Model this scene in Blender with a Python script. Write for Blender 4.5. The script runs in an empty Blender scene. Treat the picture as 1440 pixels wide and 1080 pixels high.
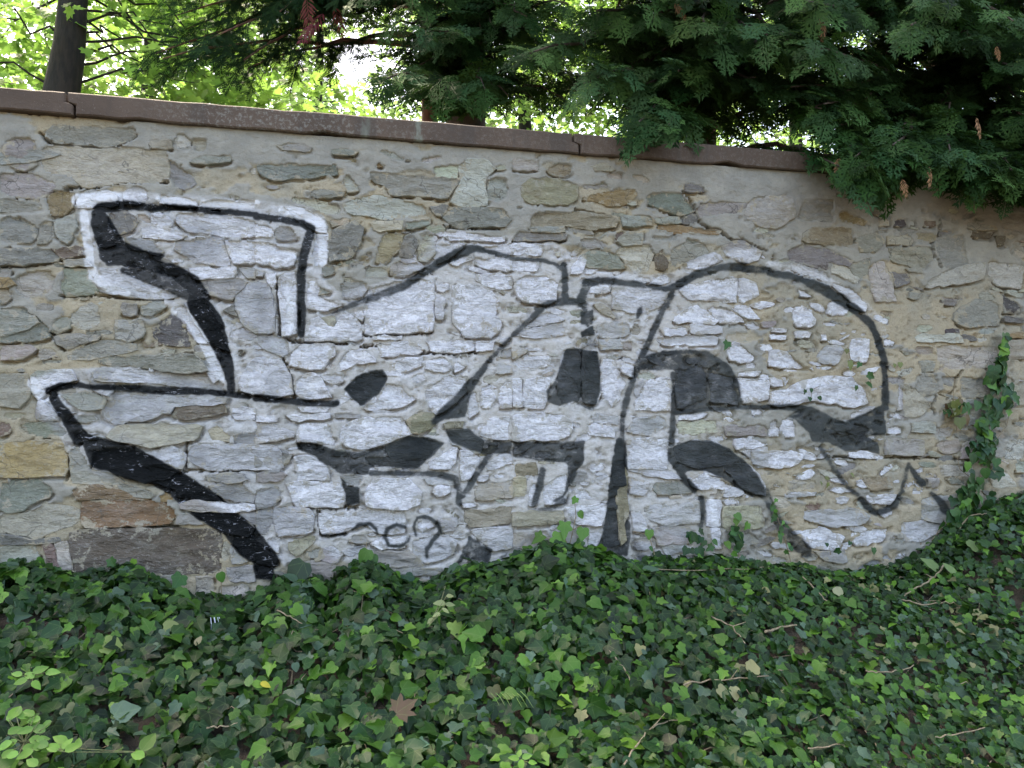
import bpy, math, random
import numpy as np
from mathutils import Vector, Matrix
random.seed(7)
rng = np.random.default_rng(7)
R = math.radians
scene = bpy.context.scene
col = scene.collection

# ---------------------------------------------------------------- camera, sky, sun, exposure
PW, PH, FPX = 1440.0, 1080.0, 1150.0
YAW, PITCH = R(12.07), R(4.0)
EYE = Vector((0.0, -4.0, 1.6))
cam_d = bpy.data.cameras.new('camera'); cam = bpy.data.objects.new('camera', cam_d); col.objects.link(cam)
cam_d.sensor_width = 36.0; cam_d.lens = 36.0 * FPX / PW
cam_d.clip_start = 0.05; cam_d.clip_end = 1500
cam.location = EYE; cam.rotation_euler = (math.pi / 2 + PITCH, 0, -YAW)
scene.camera = cam
world = bpy.data.worlds.new('World'); scene.world = world; world.use_nodes = True
wn = world.node_tree.nodes; wl = world.node_tree.links
SUN_EL, SUN_AZ = R(58), R(-28)          # azimuth from +y (behind the wall) towards +x
sky = wn.new('ShaderNodeTexSky'); sky.sky_type = 'NISHITA'; sky.sun_disc = False
sky.sun_elevation = SUN_EL; sky.sun_rotation = SUN_AZ
sky.air_density = 1.0; sky.dust_density = 3.5; sky.ozone_density = 1.0
bg = wn['Background']; bg.inputs['Strength'].default_value = 0.15
wl.new(sky.outputs[0], bg.inputs['Color'])
sun_d = bpy.data.lights.new('sun', 'SUN'); sun_o = bpy.data.objects.new('sun', sun_d); col.objects.link(sun_o)
sun_d.energy = 2.4; sun_d.angle = R(3); sun_d.color = (1.0, 0.95, 0.86)
sdir = Vector((math.sin(SUN_AZ) * math.cos(SUN_EL), math.cos(SUN_AZ) * math.cos(SUN_EL), math.sin(SUN_EL)))
sun_o.rotation_euler = sdir.to_track_quat('Z', 'Y').to_euler(); sun_o.location = (-6, 12, 20)
scene.view_settings.view_transform = 'Standard'; scene.view_settings.look = 'None'
scene.view_settings.exposure = 2.6; scene.view_settings.gamma = 1.0
scene.view_settings.use_curve_mapping = False
scene.view_settings.use_white_balance = True; scene.view_settings.white_balance_temperature = 7700; scene.view_settings.white_balance_tint = 8
scene.cycles.max_bounces = 8; scene.cycles.transparent_max_bounces = 8

# ---------------------------------------------------------------- photograph <-> world
_cp, _sp, _cy, _sy = math.cos(PITCH), math.sin(PITCH), math.cos(YAW), math.sin(YAW)
AX_R = np.array([_cy, -_sy, 0.0])
AX_F = np.array([_sy * _cp, _cy * _cp, _sp])
AX_U = np.array([-_sy * _sp, -_cy * _sp, _cp])
E = np.array(EYE)
def ray(px, py):
    px = np.asarray(px, float); py = np.asarray(py, float)
    u = (px - PW / 2) / FPX; v = (PH / 2 - py) / FPX
    return AX_F + u[..., None] * AX_R + v[..., None] * AX_U
def at(px, py, Y=0.0):                       # the point on the vertical plane y = Y seen at a pixel
    d = ray(px, py); t = (np.asarray(Y, float) - E[1]) / d[..., 1]
    return E + d * t[..., None]
def project(P):
    d = np.asarray(P, float) - E
    z = d @ AX_F
    return PW / 2 + FPX * (d @ AX_R) / z, PH / 2 - FPX * (d @ AX_U) / z, z

# ---------------------------------------------------------------- helpers
def link(o, parent=None):
    col.objects.link(o)
    if parent is not None: o.parent = parent
    return o
def tag(o, label=None, cat=None, group=None, kind=None):
    if label: o['label'] = label
    if cat: o['category'] = cat
    if group: o['group'] = group
    if kind: o['kind'] = kind
    return o
def empty(name, loc, label, cat, group=None):
    o = bpy.data.objects.new(name, None); o.location = loc; o.empty_display_size = .1
    col.objects.link(o); return tag(o, label, cat, group)
def make_mesh(name, V, F, mat, tint=None, smooth=False, floats=None, uv=None):
    """V (n,3); F (m,k) all of one size or list of lists; tint (n,3) vertex colours of the thing itself"""
    me = bpy.data.meshes.new(name)
    V = np.asarray(V, np.float32)
    if isinstance(F, np.ndarray):
        m, k = F.shape
        me.vertices.add(len(V)); me.vertices.foreach_set('co', V.ravel())
        me.loops.add(m * k); me.loops.foreach_set('vertex_index', F.astype(np.int32).ravel())
        me.polygons.add(m); me.polygons.foreach_set('loop_start', np.arange(0, m * k, k, dtype=np.int32))
        me.update(calc_edges=True)
    else:
        me.from_pydata([tuple(v) for v in V], [], F); me.update()
    if tint is not None:
        a = me.attributes.new('tint', 'FLOAT_COLOR', 'POINT')
        t = np.asarray(tint, np.float32)
        if t.ndim == 1: t = np.tile(t, (len(V), 1))
        a.data.foreach_set('color', np.concatenate([t, np.ones((len(V), 1), np.float32)], 1).astype(np.float32).ravel())
    for nm, arr in (floats or {}).items():
        a = me.attributes.new(nm, 'FLOAT', 'POINT')
        a.data.foreach_set('value', np.broadcast_to(np.asarray(arr, np.float32), (len(V),)).astype(np.float32).copy())
    if uv is not None:
        l = me.uv_layers.new(name='UVMap')
        idx = np.empty(len(me.loops), np.int32); me.loops.foreach_get('vertex_index', idx)
        l.data.foreach_set('uv', np.asarray(uv, np.float32)[idx].ravel())
    if smooth: me.polygons.foreach_set('use_smooth', np.ones(len(me.polygons), bool))
    me.materials.append(mat)
    return me
def obj(name, me, parent=None, loc=None):
    o = bpy.data.objects.new(name, me)
    if loc is not None: o.location = loc
    return link(o, parent)
def tubes(paths, sides=6):
    """list of [(p, r), ...] -> V, F(list)"""
    V = []; F = []
    for path in paths:
        P = [Vector(p) for p, r in path]; b = len(V); n = len(P)
        for i, (p, r) in enumerate(path):
            d = (P[min(i + 1, n - 1)] - P[max(i - 1, 0)]); d = d.normalized() if d.length > 1e-9 else Vector((0, 0, 1))
            s = d.cross(Vector((0, 0, 1)) if abs(d.z) < .95 else Vector((1, 0, 0))).normalized(); t = d.cross(s)
            for k in range(sides):
                a = 2 * math.pi * k / sides
                V.append(P[i] + (s * math.cos(a) + t * math.sin(a)) * r)
        for i in range(n - 1):
            for k in range(sides):
                F.append([b + i * sides + k, b + i * sides + (k + 1) % sides, b + (i + 1) * sides + (k + 1) % sides, b + (i + 1) * sides + k])
        F.append([b + k for k in range(sides)][::-1]); F.append([b + (n - 1) * sides + k for k in range(sides)])
    return [tuple(v) for v in V], F
def vnoise2(x, y, seed=0):
    """smooth value noise, numpy"""
    r = np.random.default_rng(seed); T = r.random((256, 256))
    xi = np.floor(x).astype(int); yi = np.floor(y).astype(int); fx = x - xi; fy = y - yi
    fx = fx * fx * (3 - 2 * fx); fy = fy * fy * (3 - 2 * fy)
    g = lambda a, b: T[a & 255, b & 255]
    return (g(xi, yi) * (1 - fx) + g(xi + 1, yi) * fx) * (1 - fy) + (g(xi, yi + 1) * (1 - fx) + g(xi + 1, yi + 1) * fx) * fy
def fbm2(x, y, seed=0, octv=4):
    s = 0; a = .5; 
    for i in range(octv):
        s = s + a * (vnoise2(x * 2 ** i, y * 2 ** i, seed + i) - .5); a *= .55
    return s
def rotmats(nrm, fwd):
    """(N,3) normals and forward hints -> (N,3,3), columns = side, fwd, normal"""
    n = nrm / np.linalg.norm(nrm, axis=1, keepdims=True)
    f = fwd - n * np.sum(fwd * n, 1, keepdims=True)
    f = f / (np.linalg.norm(f, axis=1, keepdims=True) + 1e-9)
    s = np.cross(f, n)
    return np.stack([s, f, n], 2)
def scatter(T, TF, M, scale, pos):
    """copies of a template as one vertex/face array"""
    N = len(pos); k = len(T)
    V = np.einsum('nij,kj->nki', M, T) * np.asarray(scale)[:, None, None] + pos[:, None, :]
    F = (TF[None] + (np.arange(N) * k)[:, None, None]).reshape(-1, TF.shape[1])
    return V.reshape(-1, 3), F

# ---------------------------------------------------------------- node helper
class NT:
    def __init__(s, name):
        s.m = bpy.data.materials.new(name); s.m.use_nodes = True
        s.t = s.m.node_tree; s.b = s.t.nodes['Principled BSDF']; s.out = s.t.nodes['Material Output']
    def n(s, typ, **kw):
        nd = s.t.nodes.new(typ)
        for k, v in kw.items(): setattr(nd, k, v)
        return nd
    def put(s, sock, v):
        if v is None: return
        if isinstance(v, bpy.types.NodeSocket): s.t.links.new(v, sock)
        else: sock.default_value = v
    def math(s, op, a, b=None, c=None, clamp=False):
        nd = s.n('ShaderNodeMath', operation=op); nd.use_clamp = clamp
        s.put(nd.inputs[0], a); s.put(nd.inputs[1], b); s.put(nd.inputs[2], c); return nd.outputs[0]
    def mix(s, f, a, b, mode='MIX'):
        nd = s.n('ShaderNodeMix', data_type='RGBA', blend_type=mode); nd.clamp_factor = True
        c = lambda v: v if isinstance(v, bpy.types.NodeSocket) or len(v) == 4 else (*v, 1)
        s.put(nd.inputs['Factor'], f); s.put(nd.inputs[6], c(a)); s.put(nd.inputs[7], c(b)); return nd.outputs[2]
    def mixf(s, f, a, b):
        nd = s.n('ShaderNodeMix', data_type='FLOAT'); s.put(nd.inputs['Factor'], f); s.put(nd.inputs[2], a); s.put(nd.inputs[3], b); return nd.outputs[0]
    def step(s, v, lo, hi, a=0.0, b=1.0):
        nd = s.n('ShaderNodeMapRange', interpolation_type='SMOOTHSTEP'); s.put(nd.inputs[0], v)
        for i, q in enumerate((lo, hi, a, b)): s.put(nd.inputs[i + 1], q)
        return nd.outputs[0]
    def pos(s, scale=(1, 1, 1)):
        g = s.n('ShaderNodeNewGeometry'); m = s.n('ShaderNodeMapping'); m.inputs['Scale'].default_value = scale
        s.t.links.new(g.outputs['Position'], m.inputs['Vector']); return m.outputs[0]
    def noise(s, vec, scale, detail=4, rough=.6, dist=0.0):
        nd = s.n('ShaderNodeTexNoise'); s.put(nd.inputs['Vector'], vec)
        nd.inputs['Scale'].default_value = scale; nd.inputs['Detail'].default_value = detail
        nd.inputs['Roughness'].default_value = rough; nd.inputs['Distortion'].default_value = dist
        return nd.outputs[0]
    def n_vec(s, vec, scale, amt):
        nd = s.n('ShaderNodeTexNoise'); s.put(nd.inputs['Vector'], vec); nd.inputs['Scale'].default_value = scale; nd.inputs['Detail'].default_value = 4
        m = s.n('ShaderNodeVectorMath', operation='MULTIPLY_ADD'); s.t.links.new(nd.outputs[1], m.inputs[0]); m.inputs[1].default_value = (amt,) * 3; s.t.links.new(vec, m.inputs[2]); return m.outputs[0]
    def vor(s, vec, scale, feature='F1', out='Distance', rnd=1.0):
        nd = s.n('ShaderNodeTexVoronoi', feature=feature); s.put(nd.inputs['Vector'], vec); nd.inputs['Scale'].default_value = scale
        nd.inputs['Randomness'].default_value = rnd; return nd.outputs[out]
    def attr(s, name, out='Color'):
        nd = s.n('ShaderNodeAttribute', attribute_name=name); return nd.outputs[out]
    def bump(s, h, strength=.5, dist=.01, normal=None):
        nd = s.n('ShaderNodeBump'); s.put(nd.inputs['Height'], h); nd.inputs['Strength'].default_value = strength
        nd.inputs['Distance'].default_value = dist; s.put(nd.inputs['Normal'], normal); return nd.outputs[0]
    def set(s, **kw):
        for k, v in kw.items(): s.put(s.b.inputs[k.replace('_', ' ')], v)
        return s.m
# ---------------------------------------------------------------- the wall, traced stone by stone
# each row: tile, rock kind, how well the silver paint took (0-9, '+' = silver over the black), outline in tile units (1/4 pixel)
TILE = dict(A=(0, 160), B=(360, 160), C=(720, 160), D=(1080, 160), E=(0, 400), F=(360, 400), G=(720, 400), H=(1080, 400),
            I=(0, 600), J=(360, 600), K=(720, 600), L=(1080, 600))
STONES = '''
A g6 40 150 130 130 200 150 215 210 210 300 150 330 60 300 20 220
A m0 250 105 300 65 780 80 770 130 700 165 610 195 480 180 300 165
A n0 240 195 300 183 560 200 680 185 950 210 950 370 860 400 700 385 620 410 470 420 400 360 250 330 225 250
A t0 1080 140 1170 145 1165 215 1100 225 1085 180
A w0 985 115 1040 108 1078 145 1072 190 985 200
A t0 850 150 970 150 975 200 850 205
A g0 950 250 1060 330 1110 400 1040 430 980 420 950 350
A g0 1100 250 1310 235 1300 270 1160 290 1060 280
A o2 270 460 330 435 430 445 410 530 350 575 285 580
A s9 440 440 600 430 670 470 670 520 440 540
A s9 690 450 760 400 830 430 845 490 800 515 700 520
A s9 890 460 1120 490 1110 530 900 510
A s9 1130 490 1440 490 1440 545 1130 535
A d3 620 550 760 570 780 610 740 660 660 690 600 620
A s7 850 560 900 560 980 610 960 640 850 640
A s8 790 640 960 650 1060 690 990 715 800 700
A s7 980 560 1250 560 1440 610 1440 690 1250 690 1060 660 990 610
A s6 1200 690 1250 700 1300 855 1180 850 1090 840 980 770 990 720 1100 700
A s9 1260 710 1440 715 1440 840 1310 850
A s5 700 700 860 720 930 780 900 800 740 760
A h1 0 590 130 580 200 620 220 680 180 730 90 735 0 700
A g0 300 600 350 590 430 560 440 640 380 740 320 690
A g0 230 610 290 600 310 690 270 740 210 740
A d0 0 765 280 755 340 810 330 830 90 855 0 860
A b0 285 760 470 750 475 800 360 820 325 790
A g0 0 870 70 880 60 940 0 940
A t0 80 920 150 890 290 880 320 940 290 1020 130 1040 85 990
A g1 350 870 490 870 560 1000 530 1015 370 1030 340 1000 360 900
A g2 360 830 480 820 530 860 370 862
A s6 560 870 700 890 900 980 1020 1030 860 1040 700 1030 560 1000 520 940
A s7 1060 870 1330 865 1320 920 1100 935
A s4 1120 930 1340 925 1400 950 1310 1050 1170 1020
A s5 1340 870 1440 870 1440 930 1390 930
A g0 0 480 130 500 230 485 250 540 100 545 0 560
A m0 0 330 210 340 330 400 260 475 130 485 0 440
A w0 1390 310 1440 300 1440 350 1400 330
A w0 1290 460 1340 455 1345 480 1295 480
A t0 0 950 60 960 65 1040 0 1080
B g0 110 180 180 170 320 200 310 215 220 215 150 210
B g0 410 205 480 205 580 220 550 240 430 230
B g0 660 210 720 210 840 255 820 275 730 245
B o0 510 262 590 265 570 285 520 280
B o0 670 275 715 275 715 300 680 300
B w0 920 260 1060 230 1060 250 980 280 920 280
B h0 0 290 460 290 465 345 330 360 100 375 30 350
B w0 490 345 540 355 580 440 520 445 495 400
B g0 640 330 820 350 1150 375 1100 440 1080 480 900 465 750 460 740 420 640 360
B n0 980 300 1140 290 1140 365 1000 360
B w0 1190 260 1280 260 1350 310 1290 365 1300 520 1150 530 1090 500 1150 390 1140 290
B g0 1310 365 1420 370 1410 470 1380 500 1300 490
B t0 1350 290 1400 290 1405 320 1350 325
B g0 280 455 330 425 500 450 490 470 340 475
B w0 190 470 290 480 470 510 490 570 400 570 300 530 200 510
B w1 480 510 560 480 700 460 960 520 970 560 850 590 700 595 510 560
B d0 970 520 1085 515 1070 560 1040 580 990 560
B d0 1060 560 1120 522 1400 540 1440 600 1400 640 1110 638 1050 590
B t0 410 600 530 590 520 620 430 640
B d0 430 660 560 600 605 640 590 730 540 810 410 845 400 780
B t0 640 620 830 605 820 660 660 660
B g0 835 605 985 595 985 625 840 655
B y1 720 670 830 680 815 760 730 850 670 840 690 740
B d2 840 690 900 685 915 740 880 820 805 810 820 740
B s9 610 780 660 770 660 810 620 825
B s8 800 825 900 795 905 845 830 845
B t5 920 740 1000 720 1010 790 960 835 910 830
B s8 1000 670 1130 665 1400 700 1400 720 1120 710
B s6 1010 740 1180 730 1100 800 1010 850 990 800
B s9 1240 760 1440 730 1440 800 1300 790
B s8 1220 810 1350 810 1440 830 1440 880 1300 880 1230 840
B s9 1080 850 1220 800 1220 820 1130 860
B s9 1240 900 1440 910 1440 990 1300 980 1230 940
B s9 0 720 250 770 210 850 150 865 0 840
B s7 330 680 400 680 400 840 330 870 310 800
B s8 0 620 90 640 100 700 0 700
B s4 110 640 210 650 240 710 110 710
B s9 150 520 260 530 400 600 400 670 330 660 200 580
B s6 0 870 45 900 40 920 0 920
B s8 60 905 115 895 120 950 95 990 70 960
B g2 360 860 440 850 450 900 380 920
B s7 640 860 740 860 740 920 600 920
B s6 760 850 900 840 950 860 830 920 750 910
B s6 470 960 600 940 635 980 560 1040 480 1030
B s9 645 980 850 930 1005 935 1000 1080 990 1225 610 1240 612 1100 620 1030
B s7 1010 960 1080 960 1080 990 1020 1000
B s7 1100 965 1240 960 1330 1000 1370 1060 1340 1140 1380 1160 1370 1220 1320 1260 1170 1260 1100 1180
B s9 130 910 220 890 230 1060 230 1240 150 1260 140 1120
B s9 290 940 350 950 360 1030 490 1080 400 1110 290 1100
B g1 350 960 440 1000 350 1025
B s6 -120 1000 -20 940 80 960 100 1080 110 1230 0 1240 -60 1200 -110 1100
C w0 0 260 150 260 150 325 0 315
C y0 180 310 260 280 335 290 335 345 240 350
C t0 430 300 530 285 580 320 460 325
C t0 510 340 630 330 630 375 540 370
C t0 650 350 740 345 780 400 700 385
C v0 50 400 120 360 260 365 370 405 360 490 310 515 100 510 50 470
C g0 385 400 610 400 600 418 400 425
C o0 390 490 470 455 690 425 700 460 640 510 560 525 480 500
C w0 640 512 690 492 700 520
C h0 740 470 800 440 950 450 1030 550 950 575 860 550 760 510
C d0 965 400 1050 405 1090 440 970 440
C y0 90 600 130 560 400 550 600 590 580 640 440 655 300 632 100 636
C g0 80 640 290 636 300 670 100 665
C g0 0 690 60 665 320 680 300 710 0 715
C g0 605 580 770 575 790 630 620 635
C g0 790 590 940 580 950 620 800 620
C o0 790 650 860 625 1180 660 1160 680 900 675
C r0 560 680 640 665 650 700 590 715
C g0 645 670 740 665 730 740 620 745 580 720
C g0 760 695 930 685 930 710 800 715
C g0 370 710 470 690 560 750 500 755 420 765
C g1 410 790 470 762 590 790 640 870 520 865 400 860
C w6 570 770 700 720 780 740 800 790 770 890 690 900 640 850
C b1 805 790 840 760 880 840 850 890 800 880
C g1 880 770 950 730 1080 730 1110 780 980 830 890 850
C s9 970 835 1130 780 1180 830 1050 880 980 870
C s7 1170 750 1280 710 1400 780 1380 830 1300 840 1200 800
C s9 330 870 400 785 415 830 390 905 320 910
C s9 410 865 490 865 470 890 410 905
C s8 0 730 180 740 160 800 0 800
C s8 0 830 150 835 135 890 0 885
C s9 20 940 80 910 220 930 260 960 250 1050 180 1080 60 1060 20 1010
C s9+ 440 975 555 975 550 1000 430 1015
C s6 560 975 880 1010 840 1080 730 1130 560 1100
C s8 930 990 1000 960 1180 930 1265 930 1260 1065 1130 1050 990 1050
C s7 1270 930 1370 950 1390 1020 1300 1070 1270 1060
C m0 1050 500 1330 500 1290 560 1050 590 1030 540
C w0 1290 590 1340 480 1440 465 1570 470 1580 590 1500 640 1420 650
D g0 200 490 370 490 365 620 150 600
D o0 385 560 430 545 500 580 560 610 540 630 440 610 390 600
D g0 590 540 650 530 650 545
D p0 700 600 770 595 775 635 700 630
D w0 780 600 815 600 815 630 785 630
D r0 870 600 940 600 940 635 870 635
D t0 600 600 680 600 680 630 610 630
D y0 190 680 240 645 470 645 480 740 390 745 180 720
D g0 490 700 600 670 650 720 600 780 510 780
D t0 655 690 800 685 800 740 660 740
D y0 820 670 950 680 940 715 830 710
D d0 100 770 180 735 310 760 480 830 450 860 330 830 330 880 110 830
D w0 340 870 380 815 440 850 520 930 500 960 350 900
D g0 480 840 580 810 560 900 520 940 460 880
D g0 670 760 910 750 920 820 880 880 760 850 670 820
D d0 690 890 790 890 800 950 710 980
D g0 760 872 860 862 860 900 780 895
D m0 930 700 1090 680 1120 860 990 880 950 790
D w0 890 940 990 885 1200 840 1200 930 1080 960 880 980
D w0 1240 830 1430 860 1420 990 1290 970 1230 900
D g0 1110 610 1270 640 1280 660 1110 650
D b0 1120 664 1280 668 1250 700 1140 690
D b0 1270 690 1325 690 1320 740 1270 740
D g0 790 1000 870 1010 830 1050 780 1040
D g0 970 1030 1070 1040 1060 1070 1000 1070
D w0 590 830 650 830 700 960 720 1060 600 1060 560 950
D s6 120 840 330 890 350 950 130 880
D s5 330 940 480 1000 540 1070 480 1070 380 990
D m0 1290 560 1440 560 1440 690 1300 640
H p0 1320 60 1400 110 1410 160 1320 165
H d0 1310 190 1435 190 1430 215 1320 210
H g0 1040 160 1160 80 1300 110 1300 230 1100 240 1030 200
H p0 990 255 1080 255 1070 275 990 270
H d0 960 80 1060 100 1040 120 980 110
H w0 820 290 1060 280 1090 330 990 320 830 320
H w0 940 345 1090 345 1280 350 1290 470 1000 480 950 430
H t0 820 350 930 350 940 390 840 400
H g0 840 430 940 430 930 490 860 490
H g0 830 510 940 500 960 600 860 640 820 590
H g0 950 510 1050 520 1040 580 980 560
H g0 1070 520 1270 540 1260 630 1090 640
H g0 1090 650 1230 650 1230 760 1100 740
H t1 750 560 820 590 860 640 910 690 850 740 760 750
H s9 730 530 750 600 750 710 720 715 725 620
H w1 790 780 940 775 940 840 800 830
H s3 942 800 1040 810 1020 860 940 850
H s8 660 795 750 800 745 840 660 840
H s3 660 860 760 870 870 880 860 960 650 960
H t0 950 880 1070 870 1080 930 1000 960 950 930
H w0 1090 900 1190 870 1190 980 1080 980
H o0 1340 280 1440 270 1440 300 1350 305
H t0 1320 320 1440 310 1440 420 1330 420
H w0 1330 880 1440 870 1440 980 1330 980
H s9 140 125 190 118 245 150 262 200 230 245 165 240 130 190
H s9 140 265 240 272 230 300 150 303
H s9 295 283 325 283 325 318 295 318
H s9 0 280 100 290 95 312 10 308
H s8 10 248 105 255 100 268 15 264
H s8 640 325 680 308 712 325 700 350 650 340
H s8 330 100 400 90 450 140 420 175 330 170
H s7 440 110 550 100 540 160 480 140
H s7 160 30 220 40 245 75 180 70
H s9 470 310 570 305 565 390 560 440 455 425 460 360
H s9 0 380 100 380 150 420 230 470 60 472 0 460
H s5 260 400 320 340 410 340 420 400 370 460 280 440
H s9 0 515 70 540 75 575 30 575 0 560
H s8 80 540 110 540 90 575
H s9 60 600 200 540 330 515 470 520 540 600 560 670 480 690 230 650 120 680 0 680 0 610
H s6 440 740 560 690 600 690 480 760
H s9 0 940 130 935 195 960 170 1010 110 1035 0 1030
H s9+ 440 945 520 935 630 965 560 978 450 970
H s7 70 760 140 770 150 860 90 860 60 800
H s7 360 980 440 985 450 1020 380 1010
H s6 0 770 50 760 55 860 0 860
G s8 900 210 980 130 1040 115 1160 210 1130 225
G s8 1095 130 1200 130 1310 215 1165 222
G s8 1220 120 1340 130 1390 200 1310 190
G s9 215 140 300 140 300 165 220 160
G t2 320 150 400 150 410 180 330 185
G s6 0 290 120 245 280 212 300 290 150 300
G s6 60 230 200 150 300 200 120 238
G s5 470 230 650 210 660 280 600 300 480 290
G g2 670 235 720 220 720 290 665 295
G s7 830 250 980 240 985 275 850 290
G s7 990 228 1180 240 1180 275 1000 275
G s6 800 302 1000 290 1160 300 1150 340 850 340
G s5 480 310 610 310 620 370 500 370
G g1 625 320 680 320 670 370 615 370
G s9 1240 320 1360 400 1330 440 1220 430 1200 380
G s9 500 420 590 430 600 520 640 540 600 650 560 690 500 640
G s7 605 440 680 460 680 530 615 500
G s9 770 530 890 530 885 715 675 710 720 600
G s5 680 590 740 530 695 640
G s9 1250 530 1440 540 1440 650 1290 670
G s9 1390 515 1440 505 1440 535 1385 532
G s8 1260 490 1400 490 1380 515 1270 515
G s8 0 530 55 530 55 690 0 690
G s9 62 530 210 520 200 640 180 700 62 690
G s7 0 432 100 392 220 410 200 460 30 470
G t3 0 380 90 370 80 385 0 425
G s9 0 740 150 720 300 740 340 790 320 850 250 880 0 880
G s8 420 792 470 782 560 810 580 860 430 850
G s6 440 730 600 740 600 790 450 778
G s5 690 750 850 740 870 800 760 855 640 830
G s7 640 870 860 862 890 960 870 1040 640 1040
G s8 920 740 1100 730 1060 755 930 762
G n1 920 770 1150 762 1160 830 930 850
G s3 1180 800 1420 790 1440 850 1200 850
G s8 1240 870 1380 880 1440 900 1320 930 1250 930
G s5 1340 935 1440 935 1440 1030 1350 1010
G g7 275 370 380 360 385 520 375 660 280 695 250 620
G g7 392 370 480 380 490 560 470 680 392 660
G g7 910 480 1080 460 1090 640 920 700
G g7 1100 500 1240 520 1270 680 1110 660
F s6 0 280 110 280 190 330 180 390 150 410 60 370 10 330
F s7 -100 560 -60 480 0 410 140 415 175 480 215 620 100 640 -90 600
F s9 220 540 290 500 350 510 400 600 430 640 240 640 212 590
F s9 230 690 420 690 400 718 260 715
F s8 200 380 240 340 440 332 460 370 380 480 300 480 190 460
F s8 465 440 500 380 590 360 670 420 680 440 560 440 480 490
F s8 680 340 770 322 900 330 940 380 850 390 700 410
F s8 950 325 1220 315 1230 370 1110 385 980 375
F s8 1235 325 1340 325 1330 370 1240 380
F s9 750 450 840 415 940 415 930 460 850 490 800 500
F s7 960 430 1060 400 1100 480 1020 500 950 480
F s7 1120 410 1180 470 1115 500
F s9 950 600 1050 520 1190 520 1190 600 1100 680 1010 740 960 670
F s6 870 520 940 500 960 540 900 570
F s8 600 700 740 560 820 570 840 610 900 650 820 690 620 710
F g8 490 590 560 520 680 480 745 520 700 620 600 690 500 620
F s6 350 510 500 510 490 550 420 560
F s8 550 160 600 150 600 210 560 190
F s9 290 200 350 185 400 240 460 240 500 150 590 230 600 310 270 322
F t2 350 187 450 180 440 235 395 238
F s6 1010 60 1060 80 1050 200 1010 200
F s8 650 292 830 292 820 310 660 310
F s7 1340 325 1440 300 1390 345
F s8 1270 580 1310 560 1350 640 1310 700 1260 690
F s9 1360 560 1440 550 1440 700 1380 700
F s6 1190 620 1240 600 1250 720 1200 760
F s9 1240 790 1310 755 1430 745 1410 800 1430 880 1250 850
F s9 240 790 400 780 440 870 440 900 230 885
F s9 480 800 560 760 740 740 830 750 865 840 760 890 620 930 500 915 470 870
F s8 160 735 420 725 420 750 200 765
F s5 440 725 590 735 590 750 440 750
F s9 0 745 130 755 120 772 0 770
F s6 0 790 80 780 220 830 220 860 0 900
F s4 0 912 130 920 200 960 130 1060 0 1040
F s8 210 970 290 960 400 1020 420 1060 220 1050
F g5 720 890 870 850 1000 880 1055 890 960 980 760 1000
F g5 1065 820 1180 810 1280 880 1260 955 1100 900
F v0 840 770 900 720 1000 720 1010 790 920 840 870 840
F v0 1050 780 1170 770 1160 808 1060 812
F s5 1380 360 1440 350 1440 410 1370 410
F s5 1360 440 1440 460 1440 500 1340 500
E h0 0 135 140 120 180 170 285 245 285 300 100 320 0 330
E g0 200 120 300 110 320 130 310 155 200 150
E n0 400 160 470 115 560 120 570 230 500 260 420 240 390 200
E g0 300 200 380 170 400 245 330 280 290 270
E g0 300 290 450 280 580 290 520 320 380 365 320 340
E g0 650 205 820 200 800 300 770 310 720 330 650 310
E g0 670 130 690 105 775 110 770 175 700 175
E g3 785 115 920 90 940 130 850 180 790 170
E p3 855 240 960 150 1000 180 1080 330 1070 350 930 345 860 290
E t0 0 350 170 345 220 370 130 420 0 430
E m0 220 360 300 360 340 410 220 430
E m0 370 400 590 300 770 335 780 370 500 430 380 430
E d0 540 410 800 400 1100 400 1180 490 1000 500 800 465 560 440
E s6 520 500 580 480 900 492 1200 510 1270 560 1250 600 900 560 660 545 540 540
E s6 500 535 650 552 620 630 530 590
E s9 170 510 300 480 410 480 440 540 270 590 220 650 180 600
E g1 0 500 160 500 170 640 110 700 0 690
E g2 340 620 480 600 600 640 580 700 490 710 450 700
E s6 590 660 660 590 900 610 1290 640 1280 670 980 680 960 730 640 790 580 760
E s8 1290 692 1440 700 1440 730 1300 728
E s9 1300 735 1440 738 1440 765 1320 762
E b2 990 690 1250 672 1280 720 1050 760 960 740
E t3 650 800 900 780 1150 800 1100 880 850 920 600 860
E n1 1170 820 1220 790 1310 860 1300 890 1190 880
E s5 1310 850 1360 830 1440 840 1440 900 1310 890
E s6 1060 930 1090 895 1440 907 1560 912 1600 1030 1440 1043 1170 1043 1060 990
E s7 830 950 960 900 1050 960 1030 1040 960 1020
E s7 220 640 340 740 330 765 200 765
E g5 100 775 300 772 400 850 250 860 120 830
E r0 0 760 60 780 60 840 0 860
E q0 0 900 60 890 340 870 380 960 370 1080 0 1085
E b0 1320 360 1390 360 1350 400
E d0 1250 150 1310 110 1340 190 1290 160
E s8 1130 420 1230 400 1260 500 1200 560 1150 480
E g6 1040 110 1150 75 1240 230 1290 380 1180 340
E s7 980 140 1035 115 1170 340 1110 330
E t0 910 375 990 370 980 390 920 390
E b0 1015 375 1110 375 1090 390 1030 390
I g4 400 120 440 110 490 190 500 240 600 260 720 320 560 330 400 318 390 220
I g4 500 130 740 110 1020 250 960 290 820 320 640 260 520 240
I g4 780 292 1060 280 1250 415 1010 400 990 350
I h0 0 310 240 295 300 340 280 400 190 430 140 475 0 470
I n0 0 485 150 485 250 420 380 440 460 470 440 540 300 600 200 635 50 600 0 580
I d0 0 600 180 640 340 625 350 640 130 660 0 660
I w0 0 680 200 665 220 760 150 800 0 790
I r0 235 660 290 650 340 800 290 820
I w0 300 650 380 640 410 810 340 810
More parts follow.
